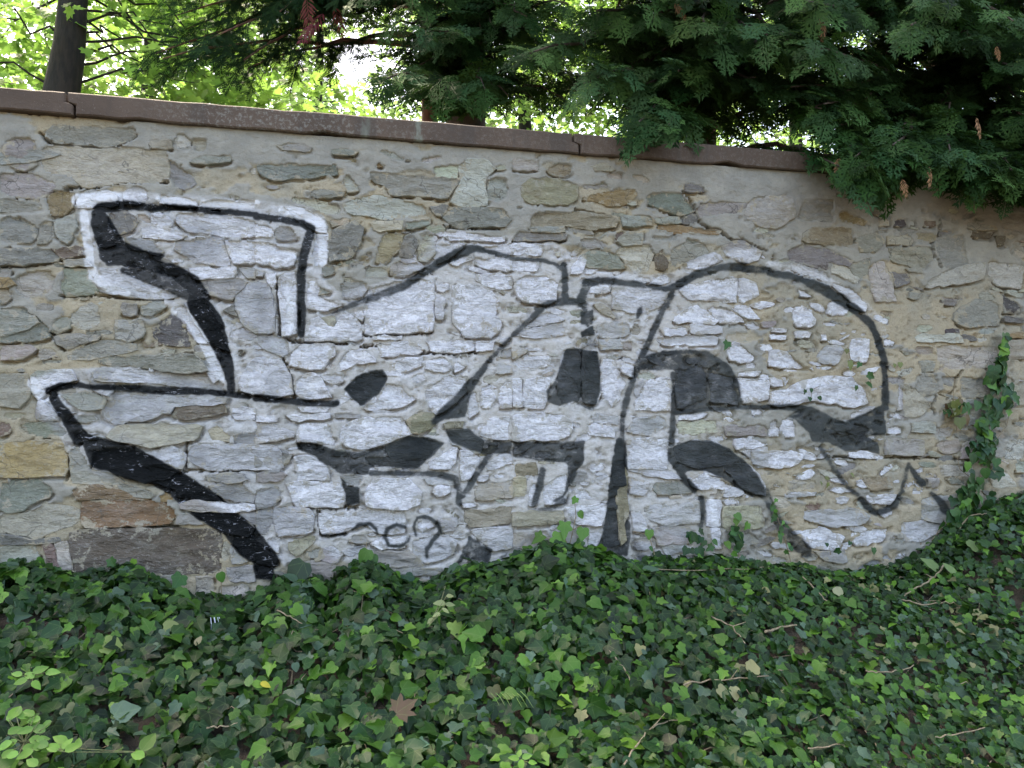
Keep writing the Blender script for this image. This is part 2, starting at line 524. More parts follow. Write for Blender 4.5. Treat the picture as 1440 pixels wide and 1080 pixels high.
I x1 390 600 500 578 980 572 1240 590 1250 640 1240 820 1050 830 420 820 395 700
I u1 460 420 720 412 880 418 970 440 995 500 960 545 760 562 480 568 450 480
I u2 400 350 560 322 870 400 700 405 440 405
I s6 660 330 740 325 870 390 860 400 690 390
I o0 880 390 950 350 990 420 900 420
I s9+ 1000 430 1080 415 1440 440 1440 470 1300 478 1100 470 1020 455
I s5 1000 500 1060 482 1150 550 990 550
I g4 1080 480 1320 485 1440 570 1400 620 1250 580 1130 530
I s5 1290 665 1400 760 1310 770
I d2 1310 580 1440 600 1440 760 1400 760 1310 660
I n0 1260 640 1290 640 1300 740 1260 780 1247 720
I s4 1150 270 1370 260 1400 300 1290 320 1170 300
I s5 1170 330 1360 310 1440 390 1430 430 1260 410
I s6 1330 485 1440 480 1440 560
I t0 1100 840 1200 840 1200 950 1100 950
I m0 860 840 1060 842 1000 900 900 900
I w0 560 840 650 840 640 900 570 920
I s3 1270 790 1440 780 1440 870 1290 870
I w1 1220 890 1400 890 1400 950 1240 960
I g3 360 80 430 90 410 108 375 110
J s9 165 315 230 310 470 310 500 380 490 450 220 452
J s9 620 350 680 290 860 290 930 370 920 440 780 465 620 450 605 400
J s9 1000 330 1090 335 1090 370 1020 398 985 370
J s7 230 250 400 242 420 300 230 305
J s8 210 160 290 150 400 220 410 238 230 243
J s8 970 205 1060 150 1140 112 1120 200 1090 240 980 240
J s8 1145 130 1200 130 1265 180 1200 300 1150 310 1140 240
J s7 1290 212 1390 145 1440 150 1440 210 1290 245
J s4 0 110 130 120 200 160 150 230 60 258 0 230
J s3 0 262 120 250 180 270 120 308 0 310
J s5 0 350 130 330 140 410 90 450 0 465
J s6 100 455 300 462 330 500 320 590 130 620 100 550
J s5 0 472 90 472 95 560 50 615 0 590
J s7 350 490 560 480 830 467 850 520 840 600 700 600 620 545 500 590 370 610
J t2 180 640 350 610 270 700 220 730 180 690
J s6 380 680 420 665 500 710 460 770 360 750
J g2 280 705 370 672 355 740 290 740
J g1 160 765 350 755 470 785 400 920 310 910 240 790
J s8 640 660 710 620 850 620 840 680 700 690
J s3 540 605 620 605 640 655 620 660 520 650
J s7 900 540 950 500 1005 560 930 600
J s4 1015 520 1130 510 1120 580 1040 600
J s6 880 640 1050 605 1130 640 1110 720 960 770 880 730
J s3 640 700 860 694 950 780 760 790 650 760
J s3 700 805 900 793 1080 800 1060 830 740 840
J s8 1150 430 1230 415 1240 448 1160 455
J t3 1220 330 1440 300 1440 400 1240 412
J t1 1170 472 1440 450 1440 540 1200 570 1170 530
J s6 1200 582 1440 555 1440 680 1320 700 1260 640
J s7 1240 280 1310 270 1300 300 1250 310
J s5 940 290 1100 280 1140 325 960 325
J g5 460 270 610 275 590 330 500 330
J g5 500 345 580 345 580 440 515 440
J g5 590 170 920 190 930 240 650 220
J s7 60 625 140 625 130 720 80 690
J d3 0 640 120 740 120 785 0 770
J d3 0 790 110 800 110 860 20 850
K s7 100 330 140 300 150 440 90 450
K s8 175 330 310 250 310 370 290 430 180 440
K v1 0 210 130 200 150 275 20 275
K t2 0 282 80 282 80 400 0 400
K t1 0 482 290 472 290 540 0 560
K s8 300 455 540 440 500 560 340 540
K t4 0 600 190 580 240 660 100 690 0 680
K s7 430 590 500 580 490 670 430 690
K s6 655 275 770 320 740 390 660 380
K s6 650 180 860 230 960 300 775 280 650 245
K s3 780 315 960 312 1020 370 820 380
K s6 665 480 720 470 760 580 680 590
K s5 740 445 1040 430 1050 540 880 560 760 520
K s4 780 572 1000 565 1010 650 810 665
K s6 830 675 960 655 1020 690 860 720
K s9 980 290 1060 270 1160 280 1250 350 1060 355 1000 330
K s7 1090 410 1170 410 1170 560 1090 560
K s9+ 1110 570 1165 570 1175 690 1140 690
K t2 1180 450 1400 450 1420 560 1220 595 1180 560
K g1 1200 605 1330 570 1390 650 1240 690
K s8 1260 120 1440 110 1440 178 1330 170
K s5 1340 190 1440 185 1440 230 1380 230
K g7 900 110 1000 80 1130 80 1240 150 1280 190 1040 240 920 200
K g7 1180 220 1320 205 1410 320 1420 390 1290 350
K g6 560 200 630 190 640 330 560 340
K g6 530 460 600 460 600 660 510 680
K v0+ 592 210 630 215 650 300 640 400 655 470 620 560 635 640 605 670 600 560 585 420 602 340
L y0 510 290 690 285 700 340 570 360 540 330
L s9 488 300 515 300 550 340 490 330
L s9 530 400 600 385 720 380 690 435 580 435
L s6 80 380 270 370 260 385 90 395
L t3 110 310 270 300 260 350 120 368
L s6 370 400 460 400 440 430 380 430
L s5 200 480 480 460 560 500 540 540 350 565 200 520
L s8 180 600 290 560 430 620 400 680 330 690 220 680
L s7 470 650 530 590 690 560 640 650 500 675
L s6 740 540 850 530 1000 560 860 650 760 640
L s4 860 400 1150 380 1180 450 1010 555 860 520
L w1 960 220 1150 210 1160 270 980 280
L s4 880 290 960 290 960 340 890 340
L s8 740 125 790 125 790 160 740 160
L s3 250 700 430 692 440 760 300 750
L w0 1240 280 1340 260 1400 340 1260 340
L w0 1385 200 1440 190 1440 260 1390 260
L r1 200 440 300 430 290 465 210 465
'''
ROCKV = 1.12
ROCK = dict(g=(.250, .250, .215), h=(.165, .185, .160), d=(.135, .138, .128), t=(.375, .335, .255), n=(.420, .385, .300), m=(.300, .288, .250),
            o=(.270, .190, .090), y=(.280, .225, .145), b=(.130, .098, .068), w=(.460, .440, .390), p=(.070, .055, .055), s=(.300, .290, .275),
            r=(.215, .140, .110), v=(.215, .195, .125), u=(.185, .105, .038), x=(.085, .060, .042), q=(.400, .280, .130))

# ---- graffiti, traced: black strokes (tile, strength, x y width ...), black fills, silver field, bright silver lines
BLACK = '''
A 1 560 540 70 700 520 60 850 530 45 1000 530 35 1150 545 42 1440 570 40
B 1 0 580 45 150 600 45 260 620 50 310 650 55 300 700 60 270 800 60 255 900 55 255 1080 55 255 1240 50
A 1 600 800 90 800 840 80 980 890 90 1080 960 110 1130 1040 120
A .8 700 885 45 900 930 110 1060 1000 110
E 1 1110 90 120 1130 130 140 1200 230 140 1240 340 105 1280 450 78 1300 560 52 1300 605 45
E 1 280 600 50 340 575 42 440 565 38 520 580 32 700 582 42 900 597 52 1080 600 46 1250 612 38 1400 630 42
F 1 0 638 45 150 652 42 300 667 45 450 670 42
E 1 290 600 45 310 650 58 380 750 80 450 860 105
F .85 430 165 25 530 120 38 700 60 52 830 10 55
B .9 830 970 52 1010 850 60 1180 770 66 1235 760 45 1340 788 34 1440 810 34
C .85 0 815 30 150 825 35 230 840 30 280 870 40
C 1 290 850 45 295 950 46 300 1050 56
C .9 300 1060 50 200 1072 45 140 1100 45
G .9 170 130 45 100 200 40 0 290 36
F .9 1425 305 32 1300 450 40 1210 560 60 1150 650 90 1050 730 70 1000 775 40
G .9 270 95 50 400 105 40
C 1 385 1060 64 420 950 58 500 937 48 700 960 42 870 985 46 920 970 52 1050 900 52 1180 865 48 1280 865 56 1440 885 46
D 1 0 895 46 150 920 50 300 980 56 430 1060 60
H 1 220 0 50 300 30 52 400 90 55 480 140 58 570 220 52 620 320 48 650 420 46 655 550 44 655 690 48
G .8 400 60 60 410 150 40 425 230 40
C .9 900 990 44 870 1080 40
G .85 890 60 42 830 180 42 790 270 44 750 360 46 710 450 46 670 560 46 640 650 46 620 760 38 615 900 46
K .95 605 80 54 590 200 70 600 300 86 580 450 96 570 550 106 560 650 116 560 760 150
K .6 660 600 40 700 680 60 750 760 60
G .9 715 430 44 850 390 46 1000 380 38 1100 395 46 1200 465 50 1250 560 56 1272 680 52
G .85 900 500 38 905 700 38 895 900 44
G .95 910 722 40 1100 702 40 1280 690 36 1440 690 34
H .95 0 690 34 100 690 40 220 710 60 330 765 64 430 800 60 550 750 60 650 690 46
K .9 930 220 56 970 300 42 1030 360 40
K .9 1065 400 36 1070 480 38 1060 560 38
K .4 1075 600 40 1080 660 45
L .8 -20 370 70 10 450 60 60 540 64 120 625 96 210 700 84
J .9 650 260 38 850 262 36 1045 268 42 1120 292 46 1142 350 46 1142 430 44
J .4 1142 440 44 1150 520 40
J .9 1330 130 50 1270 220 42 1190 350 48 1150 400 40
K .85 170 245 48 150 350 44 120 440 42
K .75 130 462 18 220 462 36 290 420 50
J .95 375 608 18 440 610 24 505 600 26
J .92 540 585 20 580 552 26 640 545 26 675 575 24 685 605 16
J .95 840 565 24 790 548 24 740 575 28 725 620 26 745 665 24 800 675 24 850 650 24 862 620 20
J .92 900 610 20 888 560 22 905 510 20 960 505 26 1020 545 30 1035 590 30 990 640 32 960 690 32 962 735 24
J .6 990 640 26 1060 685 24
J .6 535 682 24 620 670 18
J .4 640 722 28 760 722 26 900 772 24
L .8 290 110 30 360 220 36 430 320 38
L .75 430 320 32 500 385 34
L .85 515 400 34 550 445 44 610 485 42 700 460 42 750 370 38 770 260 34 785 215 30
L .95 795 230 26 820 265 44 865 315 52
L .85 920 375 34 980 450 56 1010 490 46
L .8 1035 530 60 1040 570 60
J .35 1080 640 30 1120 690 24 1090 700 20
'''
FILL = '''
A 1 520 540 600 555 650 640 700 720 800 765 930 790 900 840 760 860 600 855 560 790 530 700 510 620
I 1 430 20 600 70 760 110 1020 250 1250 400 1330 480 1440 570 1500 640 1570 730 1565 785 1540 800 1550 860 1440 860 1420 770 1350 720 1250 600 1130 530 1000 430 960 380 850 330 720 300 600 250 510 230 480 140
F .97 490 590 560 520 640 480 720 478 745 530 700 610 590 690 540 640
F .85 1060 700 1210 580 1190 690 1180 750 1010 765
C .9 380 1110 460 1100 460 1190 380 1190
G .95 380 270 460 225 465 290 390 300
G .5 385 295 475 295 475 370 385 370
G .9 300 360 390 360 475 380 495 470 495 600 460 715 400 695 340 660 260 690 200 660 190 600 250 520 280 420
K .95 580 130 635 90 642 300 650 450 670 600 650 730 470 700 505 600 530 450 550 250
G .82 720 420 850 385 1000 365 1110 385 1210 465 1250 560 1280 690 1100 690 910 740 900 600 905 485 760 485 700 480
H .92 110 735 250 710 400 780 470 780 560 740 650 690 655 850 550 850 630 900 625 960 540 930 430 940 330 890 240 890 215 830
K .92 880 115 1000 72 1100 72 1220 120 1320 205 1410 330 1425 400 1350 400 1270 350 1180 290 1080 250 990 250 960 270 900 225 870 190
L .8 50 590 120 580 220 690 260 740 150 700
J .93 220 90 330 90 450 130 560 140 700 110 860 50 980 60 1060 90 990 170 900 240 760 235 640 230 640 270 500 270 470 270 430 240 330 170 240 130
J .95 470 270 520 330 585 335 585 435 505 450 500 380
J .93 1060 20 1200 10 1280 70 1440 80 1440 150 1290 160 1200 130 1100 90
K .9 0 80 280 85 410 75 405 200 380 235 330 330 290 400 250 430 220 420 285 380 312 270 300 205 220 200 190 200 130 190 0 175
J .9 1200 610 1330 690 1310 770 1180 745 1100 810 1150 720
C .85 690 1160 700 1100 730 1082 732 1120 712 1155
'''
SILVER = [(105, 280), (150, 268), (300, 275), (420, 288), (458, 302), (463, 340), (460, 395), (480, 412), (560, 388), (600, 350), (615, 325),
          (770, 335), (800, 350), (830, 372), (905, 385), (945, 382), (1000, 355), (1050, 350), (1110, 365), (1180, 392), (1240, 432), (1262, 480),
          (1265, 600), (1262, 640), (1300, 655), (1350, 720), (1340, 790), (1200, 805), (880, 805), (640, 825), (480, 790), (440, 765), (400, 800),
          (330, 725), (270, 695), (220, 680), (150, 672), (105, 660), (80, 610), (52, 570), (45, 535), (90, 518), (200, 512), (300, 520), (285, 470),
          (255, 440), (140, 398), (118, 345)]
WHITE = '''
A .9 445 490 80 600 470 60 700 480 60
A .8 900 485 50 1150 510 46 1440 512 50
B .9 150 545 50 280 565 60 350 610 66 375 680 60 375 840 50
A .8 475 560 56 490 700 56 510 850 54 530 920 60 620 985 56 720 1010 40
E .8 990 150 60 1060 180 70 1150 330 70 1210 440 70 1250 540 46
E .6 1215 120 36 1290 300 40 1330 480 30
F .8 190 60 44 195 250 40
E .8 190 560 70 260 640 60
E .6 330 620 34 420 740 40
D .6 0 850 50 150 880 60 300 935 66 470 1040 70
H .5 520 110 66 600 190 70 650 280 50
C .6 380 910 30 520 895 36 700 925 36 880 950 30
H .5 430 760 30 600 690 30
G .8 1150 350 40 900 345 30
K .7 1120 420 50 1140 560 40
K .6 545 230 24 540 330 24
'''
def parse(txt):
    out = []
    for ln in txt.strip().splitlines():
        f = ln.split(); ox, oy = TILE[f[0]]
        out.append((f[1], np.array([float(v) for v in f[2:]]), ox, oy))
    return out
# paint raster, laid out in wall coordinates (metres along the wall x height)
WX0, WX1, WZ0, WZ1 = -2.0, 4.2, 0.5, 3.3
IW, IH = 2480, 1120
XX, ZZ = np.meshgrid(WX0 + (np.arange(IW) + .5) / IW * (WX1 - WX0), WZ0 + (np.arange(IH) + .5) / IH * (WZ1 - WZ0))
QX, QY, _ = project(np.stack([XX, np.zeros_like(XX), ZZ], -1))
_wx = (fbm2(QX / 9, QY / 9, 91, 3)) * 3.0; _wy = (fbm2(QX / 9, QY / 9, 95, 3)) * 3.0
SX, SY = QX + _wx, QY + _wy               # the spray's edge wanders a little over the rough stone
def bbox(xs, ys, pad):
    m = (QX > min(xs) - pad) & (QX < max(xs) + pad) & (QY > min(ys) - pad) & (QY < max(ys) + pad)
    r = np.where(m.any(1))[0]; c = np.where(m.any(0))[0]
    return (slice(r[0], r[-1] + 1), slice(c[0], c[-1] + 1)) if len(r) and len(c) else None
def stroke(img, pts, strength, soft=3.0):
    lay = np.zeros_like(img); full = None
    for (x0, y0, w0), (x1, y1, w1) in zip(pts[:-1], pts[1:]):
        s = bbox((x0, x1), (y0, y1), max(w0, w1) + 8)
        if s is None: continue
        px, py = SX[s], SY[s]; dx, dy = x1 - x0, y1 - y0
        t = np.clip(((px - x0) * dx + (py - y0) * dy) / (dx * dx + dy * dy + 1e-6), 0, 1)
        d = np.hypot(px - x0 - t * dx, py - y0 - t * dy) - (w0 + (w1 - w0) * t) / 2
        v = np.clip(.5 - d / (2 * soft), 0, 1); v = v * v * (3 - 2 * v)
        lay[s] = np.maximum(lay[s], v)
    np.maximum(img, lay * strength, out=img)
def inpoly(px, py, poly):
    r = np.zeros(px.shape, bool); n = len(poly); j = n - 1
    for i in range(n):
        xi, yi = poly[i]; xj, yj = poly[j]
        if yi != yj: r ^= ((yi > py) != (yj > py)) & (px < (xj - xi) * (py - yi) / (yj - yi) + xi)
        j = i
    return r
def blur(a, n):
    for _ in range(n):
        a = (np.roll(a, 1, 0) + 2 * a + np.roll(a, -1, 0)) / 4; a = (np.roll(a, 1, 1) + 2 * a + np.roll(a, -1, 1)) / 4
    return a
def fill(img, poly, strength, n=3):
    xs, ys = zip(*poly); s = bbox(xs, ys, 10)
    if s is None: return
    img[s] = np.maximum(img[s], blur(inpoly(SX[s], SY[s], poly).astype(float), n) * strength)
blk = np.zeros((IH, IW)); slv = np.zeros((IH, IW)); wht = np.zeros((IH, IW))
for st, a, ox, oy in parse(BLACK):
    p = a.reshape(-1, 3); stroke(blk, [(ox + x / 4, oy + y / 4, w / 4 * .94) for x, y, w in p], float(st))
for st, a, ox, oy in parse(FILL):
    p = a.reshape(-1, 2); fill(blk, [(ox + x / 4, oy + y / 4) for x, y in p], float(st), 6)
for st, a, ox, oy in parse(WHITE):
    p = a.reshape(-1, 3); stroke(wht, [(ox + x / 4, oy + y / 4, w / 4) for x, y, w in p], float(st), 2.6)
fill(slv, SILVER, 1.0, 40)
blk = np.maximum(blk, .30 * blur(blk, 70))
fade = np.clip(.5 + 1.5 * fbm2(QX / 60, QY / 45, 103, 4) + .9 * fbm2(QX / 11, QY / 9, 107, 3), 0, 1)
blk = np.clip(blk, 0, 1) * np.where(QX < 420, 1, 1 - .26 * (1 - fade) * np.clip((QX - 420) / 60, 0, 1))
px4 = np.ones((IH, IW, 4), np.float32); px4[..., 0] = np.clip(slv, 0, 1); px4[..., 1] = blk; px4[..., 2] = np.clip(wht, 0, 1)
img = bpy.data.images.new('spray_paint', IW, IH, alpha=False, float_buffer=False)
img.colorspace_settings.name = 'Non-Color'
img.pixels.foreach_set(px4.ravel()); img.update(); img.pack()
def wall_uv(V): return np.stack([(V[:, 0] - WX0) / (WX1 - WX0), (V[:, 2] - WZ0) / (WZ1 - WZ0)], 1)

# ---- wall materials
def wall_material(name, mortar):
    n = NT(name); p = n.pos(); flat = n.pos((1, 1, 2.1))
    tint = n.attr('tint'); edge = n.attr('edge', 'Fac'); cov = n.attr('cov', 'Fac'); nob = n.attr('nob', 'Fac')
    big = n.noise(p, 2.2, 3); mid = n.noise(p, 11, 5, .65); fine = n.noise(p, 70, 4, .7)
    strata = n.noise(flat, 13, 7, .70, 1.1); lay = n.noise(n.pos((1, 1, 4)), 22, 5, .65, 1.2)
    fac = n.vor(n.pos((1, 1, 1.8)), 17)
    gr = n.noise(p, 260, 2, .6)
    if mortar:
        c = n.mix(n.step(big, .38, .62), (.40, .33, .23), (.31, .28, .22))
        c = n.mix(n.step(mid, .45, .75, 0, .6), c, (.47, .385, .27))
        c = n.mix(n.step(n.noise(p, 26, 5, .7), .60, .74, 0, .7), c, (.215, .195, .150))
        grit = n.vor(p, 160); c = n.mix(n.step(grit, .10, .3, .35, 0), c, (.20, .18, .15))
        pt = n.attr('patch', 'Fac'); cem = n.mix(n.step(mid, .35, .7), (.275, .262, .235), (.345, .322, .280))
        cem = n.mix(n.step(n.noise(p, 55, 4, .7), .55, .72, 0, .5), cem, (.20, .19, .17))
        c = n.mix(n.step(n.noise(p, 90, 3, .7), .52, .66, 0, .45), c, (.22, .175, .12))
        c = n.mix(n.math('MULTIPLY', pt, .92), c, cem)
        c = n.mix(n.step(n.noise(n.pos((1, 1, .35)), 3.2, 4, .6), .55, .75, 0, .30), c, (.16, .15, .13))
    else:
        c = n.mix(n.step(strata, .35, .65, 0, .55), tint, n.mix(.5, tint, (.10, .095, .085)))
        c = n.mix(n.step(mid, .50, .72, 0, .45), c, n.mix(.55, tint, (.46, .42, .33)))
        c = n.mix(n.step(n.noise(p, 5, 4, .6), .56, .72, 0, .35), c, (.20, .14, .075))
        c = n.mix(n.step(lay, .62, .74, 0, .35), c, (.08, .075, .07))
        c = n.mix(n.step(fine, .62, .76, 0, .3), c, (.48, .46, .42))
        ck = n.vor(n.n_vec(p, 5.0, .35), 6.5, 'DISTANCE_TO_EDGE'); ckm = n.math('MULTIPLY', n.step(ck, .004, .022, 1, 0), n.step(n.noise(p, 4, 2), .46, .56))
        c = n.mix(n.math('MULTIPLY', ckm, .7), c, (.055, .048, .040))
        c = n.mix(n.step(n.noise(flat, 48, 5, .75, .5), .40, .66, 0, .42), c, n.mix(.55, tint, (.05, .045, .04)))
        c = n.mix(n.step(n.noise(flat, 60, 4, .75, .5), .54, .70, 0, .35), c, (.50, .48, .43))
        smear = n.step(n.math('ADD', n.math('MULTIPLY', edge, .62), n.math('MULTIPLY', n.math('SUBTRACT', n.noise(p, 19, 6, .72), .5), 2.1)), .60, .67)
        mc = n.mix(n.step(big, .38, .62), (.40, .335, .24), (.31, .285, .23))
        c = n.mix(n.math('MULTIPLY', smear, .85), c, mc)
    tex = n.n('ShaderNodeTexImage', image=img, extension='CLIP', interpolation='Cubic')
    uvn = n.n('ShaderNodeUVMap'); uvn.uv_map = 'UVMap'; n.t.links.new(uvn.outputs[0], tex.inputs[0])
    s = n.n('ShaderNodeSeparateColor'); n.t.links.new(tex.outputs[0], s.inputs[0])
    sl, bl, wh = s.outputs[0], s.outputs[1], s.outputs[2]
    X = sep(n, p, 0)
    left = n.step(X, -.35, .35, 1, 0)
    wear = n.math('ADD', n.math('MULTIPLY', n.math('SUBTRACT', mid, .5), 1.3), n.math('MULTIPLY', n.math('SUBTRACT', strata, .5), 1.1))
    if mortar:
        base_cov = n.mixf(n.step(X, 1.5, 2.3), n.mixf(left, .66, .70), .26)
        f = n.step(n.math('ADD', n.math('MULTIPLY', n.math('MULTIPLY', sl, base_cov), 1.0), n.math('MULTIPLY', wear, .55)), .30, .62)
        f = n.math('MULTIPLY', n.math('MULTIPLY', f, sl), .8)
        bf = n.math('MULTIPLY', bl, n.step(n.math('ADD', bl, wear), .35, .75, .35, .93))
        wf = n.math('MULTIPLY', wh, n.step(n.math('ADD', wh, wear), .35, .8, .1, .9))
    else:
        f = n.step(n.math('ADD', cov, n.math('MULTIPLY', wear, .55)), .22, .82)
        f = n.math('MULTIPLY', n.math('MULTIPLY', f, sl), n.math('SUBTRACT', 1.0, n.math('MULTIPLY', smear, .65)))
        bf = n.math('MULTIPLY', n.math('MULTIPLY', bl, n.math('SUBTRACT', 1.0, nob)), n.step(n.math('ADD', bl, n.math('MULTIPLY', wear, .8)), .25, .7, .55, 1))
        wf = n.math('MULTIPLY', wh, n.step(n.math('ADD', wh, wear), .2, .7, .3, .95))
    ib = n.math('SUBTRACT', 1.0, bf); bf = n.math('SUBTRACT', 1.0, n.math('MULTIPLY', ib, ib))
    thin = n.math('ADD', cov, n.math('MULTIPLY', n.math('SUBTRACT', n.noise(p, 4.5, 3), .5), .9)) if not mortar else None
    silver = n.mix(n.step(n.math('ADD', strata, n.math('MULTIPLY', fine, .5)), .55, .92), (.80, .785, .82), (.50, .485, .51))
    silver = n.mix(n.step(thin, .45, .95), n.mix(left, (.44, .43, .44), (.235, .23, .235)), silver) if not mortar else n.mix(n.step(mid, .35, .65, .25, .75), silver, n.mix(left, (.44, .41, .375), (.30, .28, .25)))
    white = n.mix(n.step(mid, .4, .7), (.83, .82, .85), (.70, .69, .72))
    black = n.mix(left, n.mix(n.step(big, .4, .6), (.020, .024, .026), (.038, .043, .043)), (.004, .005, .006))
    painted_glint = n.math('MULTIPLY', n.math('MULTIPLY', n.step(n.noise(n.pos((1, 1, 2.2)), 30, 6, .74, 1.0), .575, .655), n.step(n.noise(p, 6, 3), .45, .56)), left)  # sky glints on the glossy left black, painted into its colour as silver specks
    c = n.mix(f, c, silver); c = n.mix(wf, c, white); c = n.mix(bf, c, n.mix(n.math('MULTIPLY', painted_glint, .75), black, (.44, .44, .50)))
    paint = n.math('MAXIMUM', n.math('MAXIMUM', f, wf), bf)
    wet = n.math('MULTIPLY', left, n.step(n.noise(p, 1.8, 2), .40, .55))
    rp = n.mixf(left, .52, .34)
    gl = n.math('MULTIPLY', left, n.math('MULTIPLY', n.math('MAXIMUM', n.math('MULTIPLY', f, .5), wet), n.math('SUBTRACT', 1.0, bf))) if not mortar else n.math('MULTIPLY', left, n.math('MULTIPLY', paint, .5))
    n.put(n.b.inputs['Coat Weight'], gl); n.b.inputs['Coat Roughness'].default_value = .16; n.b.inputs['Coat IOR'].default_value = 1.6
    rough = n.mixf(paint, n.mixf(wet, .85, .42) if not mortar else .92, rp)
    rough = n.math('ADD', rough, n.math('MULTIPLY', n.math('SUBTRACT', fine, .5), .25), clamp=True)
    h = n.math('ADD', n.math('ADD', n.math('ADD', n.math('MULTIPLY', strata, .8 if not mortar else .5), n.math('MULTIPLY', fac, .45 if not mortar else 0.0)), n.math('MULTIPLY', fine, .36)), n.math('ADD', n.math('MULTIPLY', lay, .35 if not mortar else .05), n.math('MULTIPLY', gr, .06 if not mortar else .22)))
    bm = n.bump(h, .9, .022 if not mortar else .016)
    n.put(n.b.inputs['Specular IOR Level'], n.mixf(bf, .5, .14))
    met = n.math('MULTIPLY', n.math('MAXIMUM', f, wf), n.math('SUBTRACT', .25, n.math('MULTIPLY', bf, .25)))
    n.put(n.b.inputs['Coat Normal'], n.bump(h, 1.0, .045))
    return n.set(Base_Color=c, Roughness=rough, Normal=bm, Metallic=met)
def sep(n, vec, i):
    nd = n.n('ShaderNodeSeparateXYZ'); n.t.links.new(vec, nd.inputs[0]); return nd.outputs[i]
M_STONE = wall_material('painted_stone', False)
M_MORTAR = wall_material('lime_mortar', True)
def coping_material():
    n = NT('brown_coping'); p = n.pos()
    c = n.mix(n.step(n.noise(p, 3, 4), .35, .65), (.078, .050, .035), (.108, .072, .052))
    c = n.mix(n.step(n.noise(p, 60, 4, .7), .55, .75, 0, .5), c, (.060, .044, .040))
    X = sep(n, p, 0)
    zone = n.math('MULTIPLY', n.step(X, -1.0, -.55), n.step(X, -.1, .55, 1, .25))
    spk = n.math('MULTIPLY', n.step(n.noise(p, 48, 5, .75), .50, .60), zone)
    c = n.mix(n.math('MULTIPLY', spk, .38), c, (.30, .30, .27))
    c = n.mix(n.step(n.noise(p, 130, 2, .6), .66, .72, 0, .35), c, (.30, .26, .22))
    for xc in (.115, .375):
        st = n.math('MULTIPLY', n.step(n.math('ABSOLUTE', n.math('SUBTRACT', n.math('ADD', X, n.math('MULTIPLY', n.noise(p, 30, 3), .03)), xc + .015)), .008, .03, 1, 0), n.step(n.noise(n.pos((1, 1, .3)), 40, 4), .40, .55))
        c = n.mix(n.math('MULTIPLY', st, .7), c, (.20, .215, .175))
    c = n.mix(n.step(n.noise(n.pos((1, 1, .2)), 9, 4, .6), .52, .68, 0, .5), c, (.055, .042, .035))
    return n.set(Base_Color=c, Roughness=.82, Normal=n.bump(n.math('ADD', n.noise(p, 90, 4, .7), n.math('MULTIPLY', n.noise(p, 14, 3), 1.5)), .5, .006))
M_COPING = coping_material()

# ---- stone meshes
COPE_B, COPE_T = 3.08, 3.184
wall = empty('stone_wall', (0, 0.2, 0.6), 'old rubble stone wall under a brown coping, sprayed with a silver and black graffiti figure', 'wall')
def on_wall(px, py): return at(px, py, 0.0)
def resample(poly, step=.03, jit=.0045, grow=0.0):
    P = [np.array(p) for p in poly]; out = []
    for a, b in zip(P, P[1:] + P[:1]):
        L = np.linalg.norm(b - a); k = max(1, int(round(L / step)))
        nrm = np.array([-(b - a)[1], (b - a)[0]]) / (L + 1e-9)
        for i in range(k):
            q = a + (b - a) * (i / k) + nrm * rng.normal(0, jit) * (1 if i else .5)
            out.append(q)
    # round the corners off slightly
    O = np.array(out); O = O * .8 + (np.roll(O, 1, 0) + np.roll(O, -1, 0)) * .1
    if grow:
        tg = np.roll(O, -1, 0) - np.roll(O, 1, 0); nn = np.stack([tg[:, 1], -tg[:, 0]], 1); nn /= np.linalg.norm(nn, axis=1, keepdims=True) + 1e-9
        O = O + nn * grow * (1 if area(O) > 0 else -1)
    return O
def area(P):
    x, z = P[:, 0], P[:, 1]; return .5 * np.sum(x * np.roll(z, -1) - z * np.roll(x, -1))
def stone_geo(P, proud, tilt, rough):
    """outline P (n,2) in wall metres, counter clockwise seen from the front -> V, F"""
    if area(P) < 0: P = P[::-1]
    n = len(P); c = P.mean(0); size = math.sqrt(abs(area(P)))
    V = []; F = []
    d = P - c; L = np.linalg.norm(d, axis=1, keepdims=True) + 1e-9
    so = rng.uniform(0, 90, 2)
    def front(q, k):
        r = q - c
        z = proud + (r @ tilt) + rough * 2.2 * fbm2((q[:, 0] * 7 + so[0]), (q[:, 1] * 20 + so[1]), 31, 3) - k
        return np.stack([q[:, 0], -z, q[:, 1]], 1)
    ins = min(.006, size * .08)
    rings = [np.stack([P[:, 0], np.full(n, .035), P[:, 1]], 1), front(c + d * (1 - ins * .25 / L), ins * .75),
             front(c + d * (1 - ins / L), 0), front(c + d * .62, 0), front(c + d * .3, 0)]
    for r in rings: V.append(r)
    V.append(front(c[None], 0)); V = np.concatenate(V)
    for k in range(4):
        for i in range(n):
            j = (i + 1) % n; F.append([k * n + i, k * n + j, (k + 1) * n + j, (k + 1) * n + i])
    for i in range(n): F.append([4 * n + i, 4 * n + (i + 1) % n, 5 * n])
    ed = np.concatenate([np.full(n, q) for q in (1, 1, .95, .72, .52)] + [[.42]])
    return V, F, ed
stones = []
for ln in STONES.strip().splitlines():
    f = ln.split(); ox, oy = TILE[f[0]]; kind = f[1][0]; cov = int(f[1][1]) / 9.0; plus = f[1].endswith('+')
    a = np.array([float(v) for v in f[2:]]).reshape(-1, 2) / 4 + (ox, oy)
    w = at(a[:, 0], a[:, 1])[:, [0, 2]]
    w = w[(w[:, 1] < COPE_B - .004) | True]; w[:, 1] = np.minimum(w[:, 1], COPE_B - .004)
    stones.append((kind, cov, plus, w))
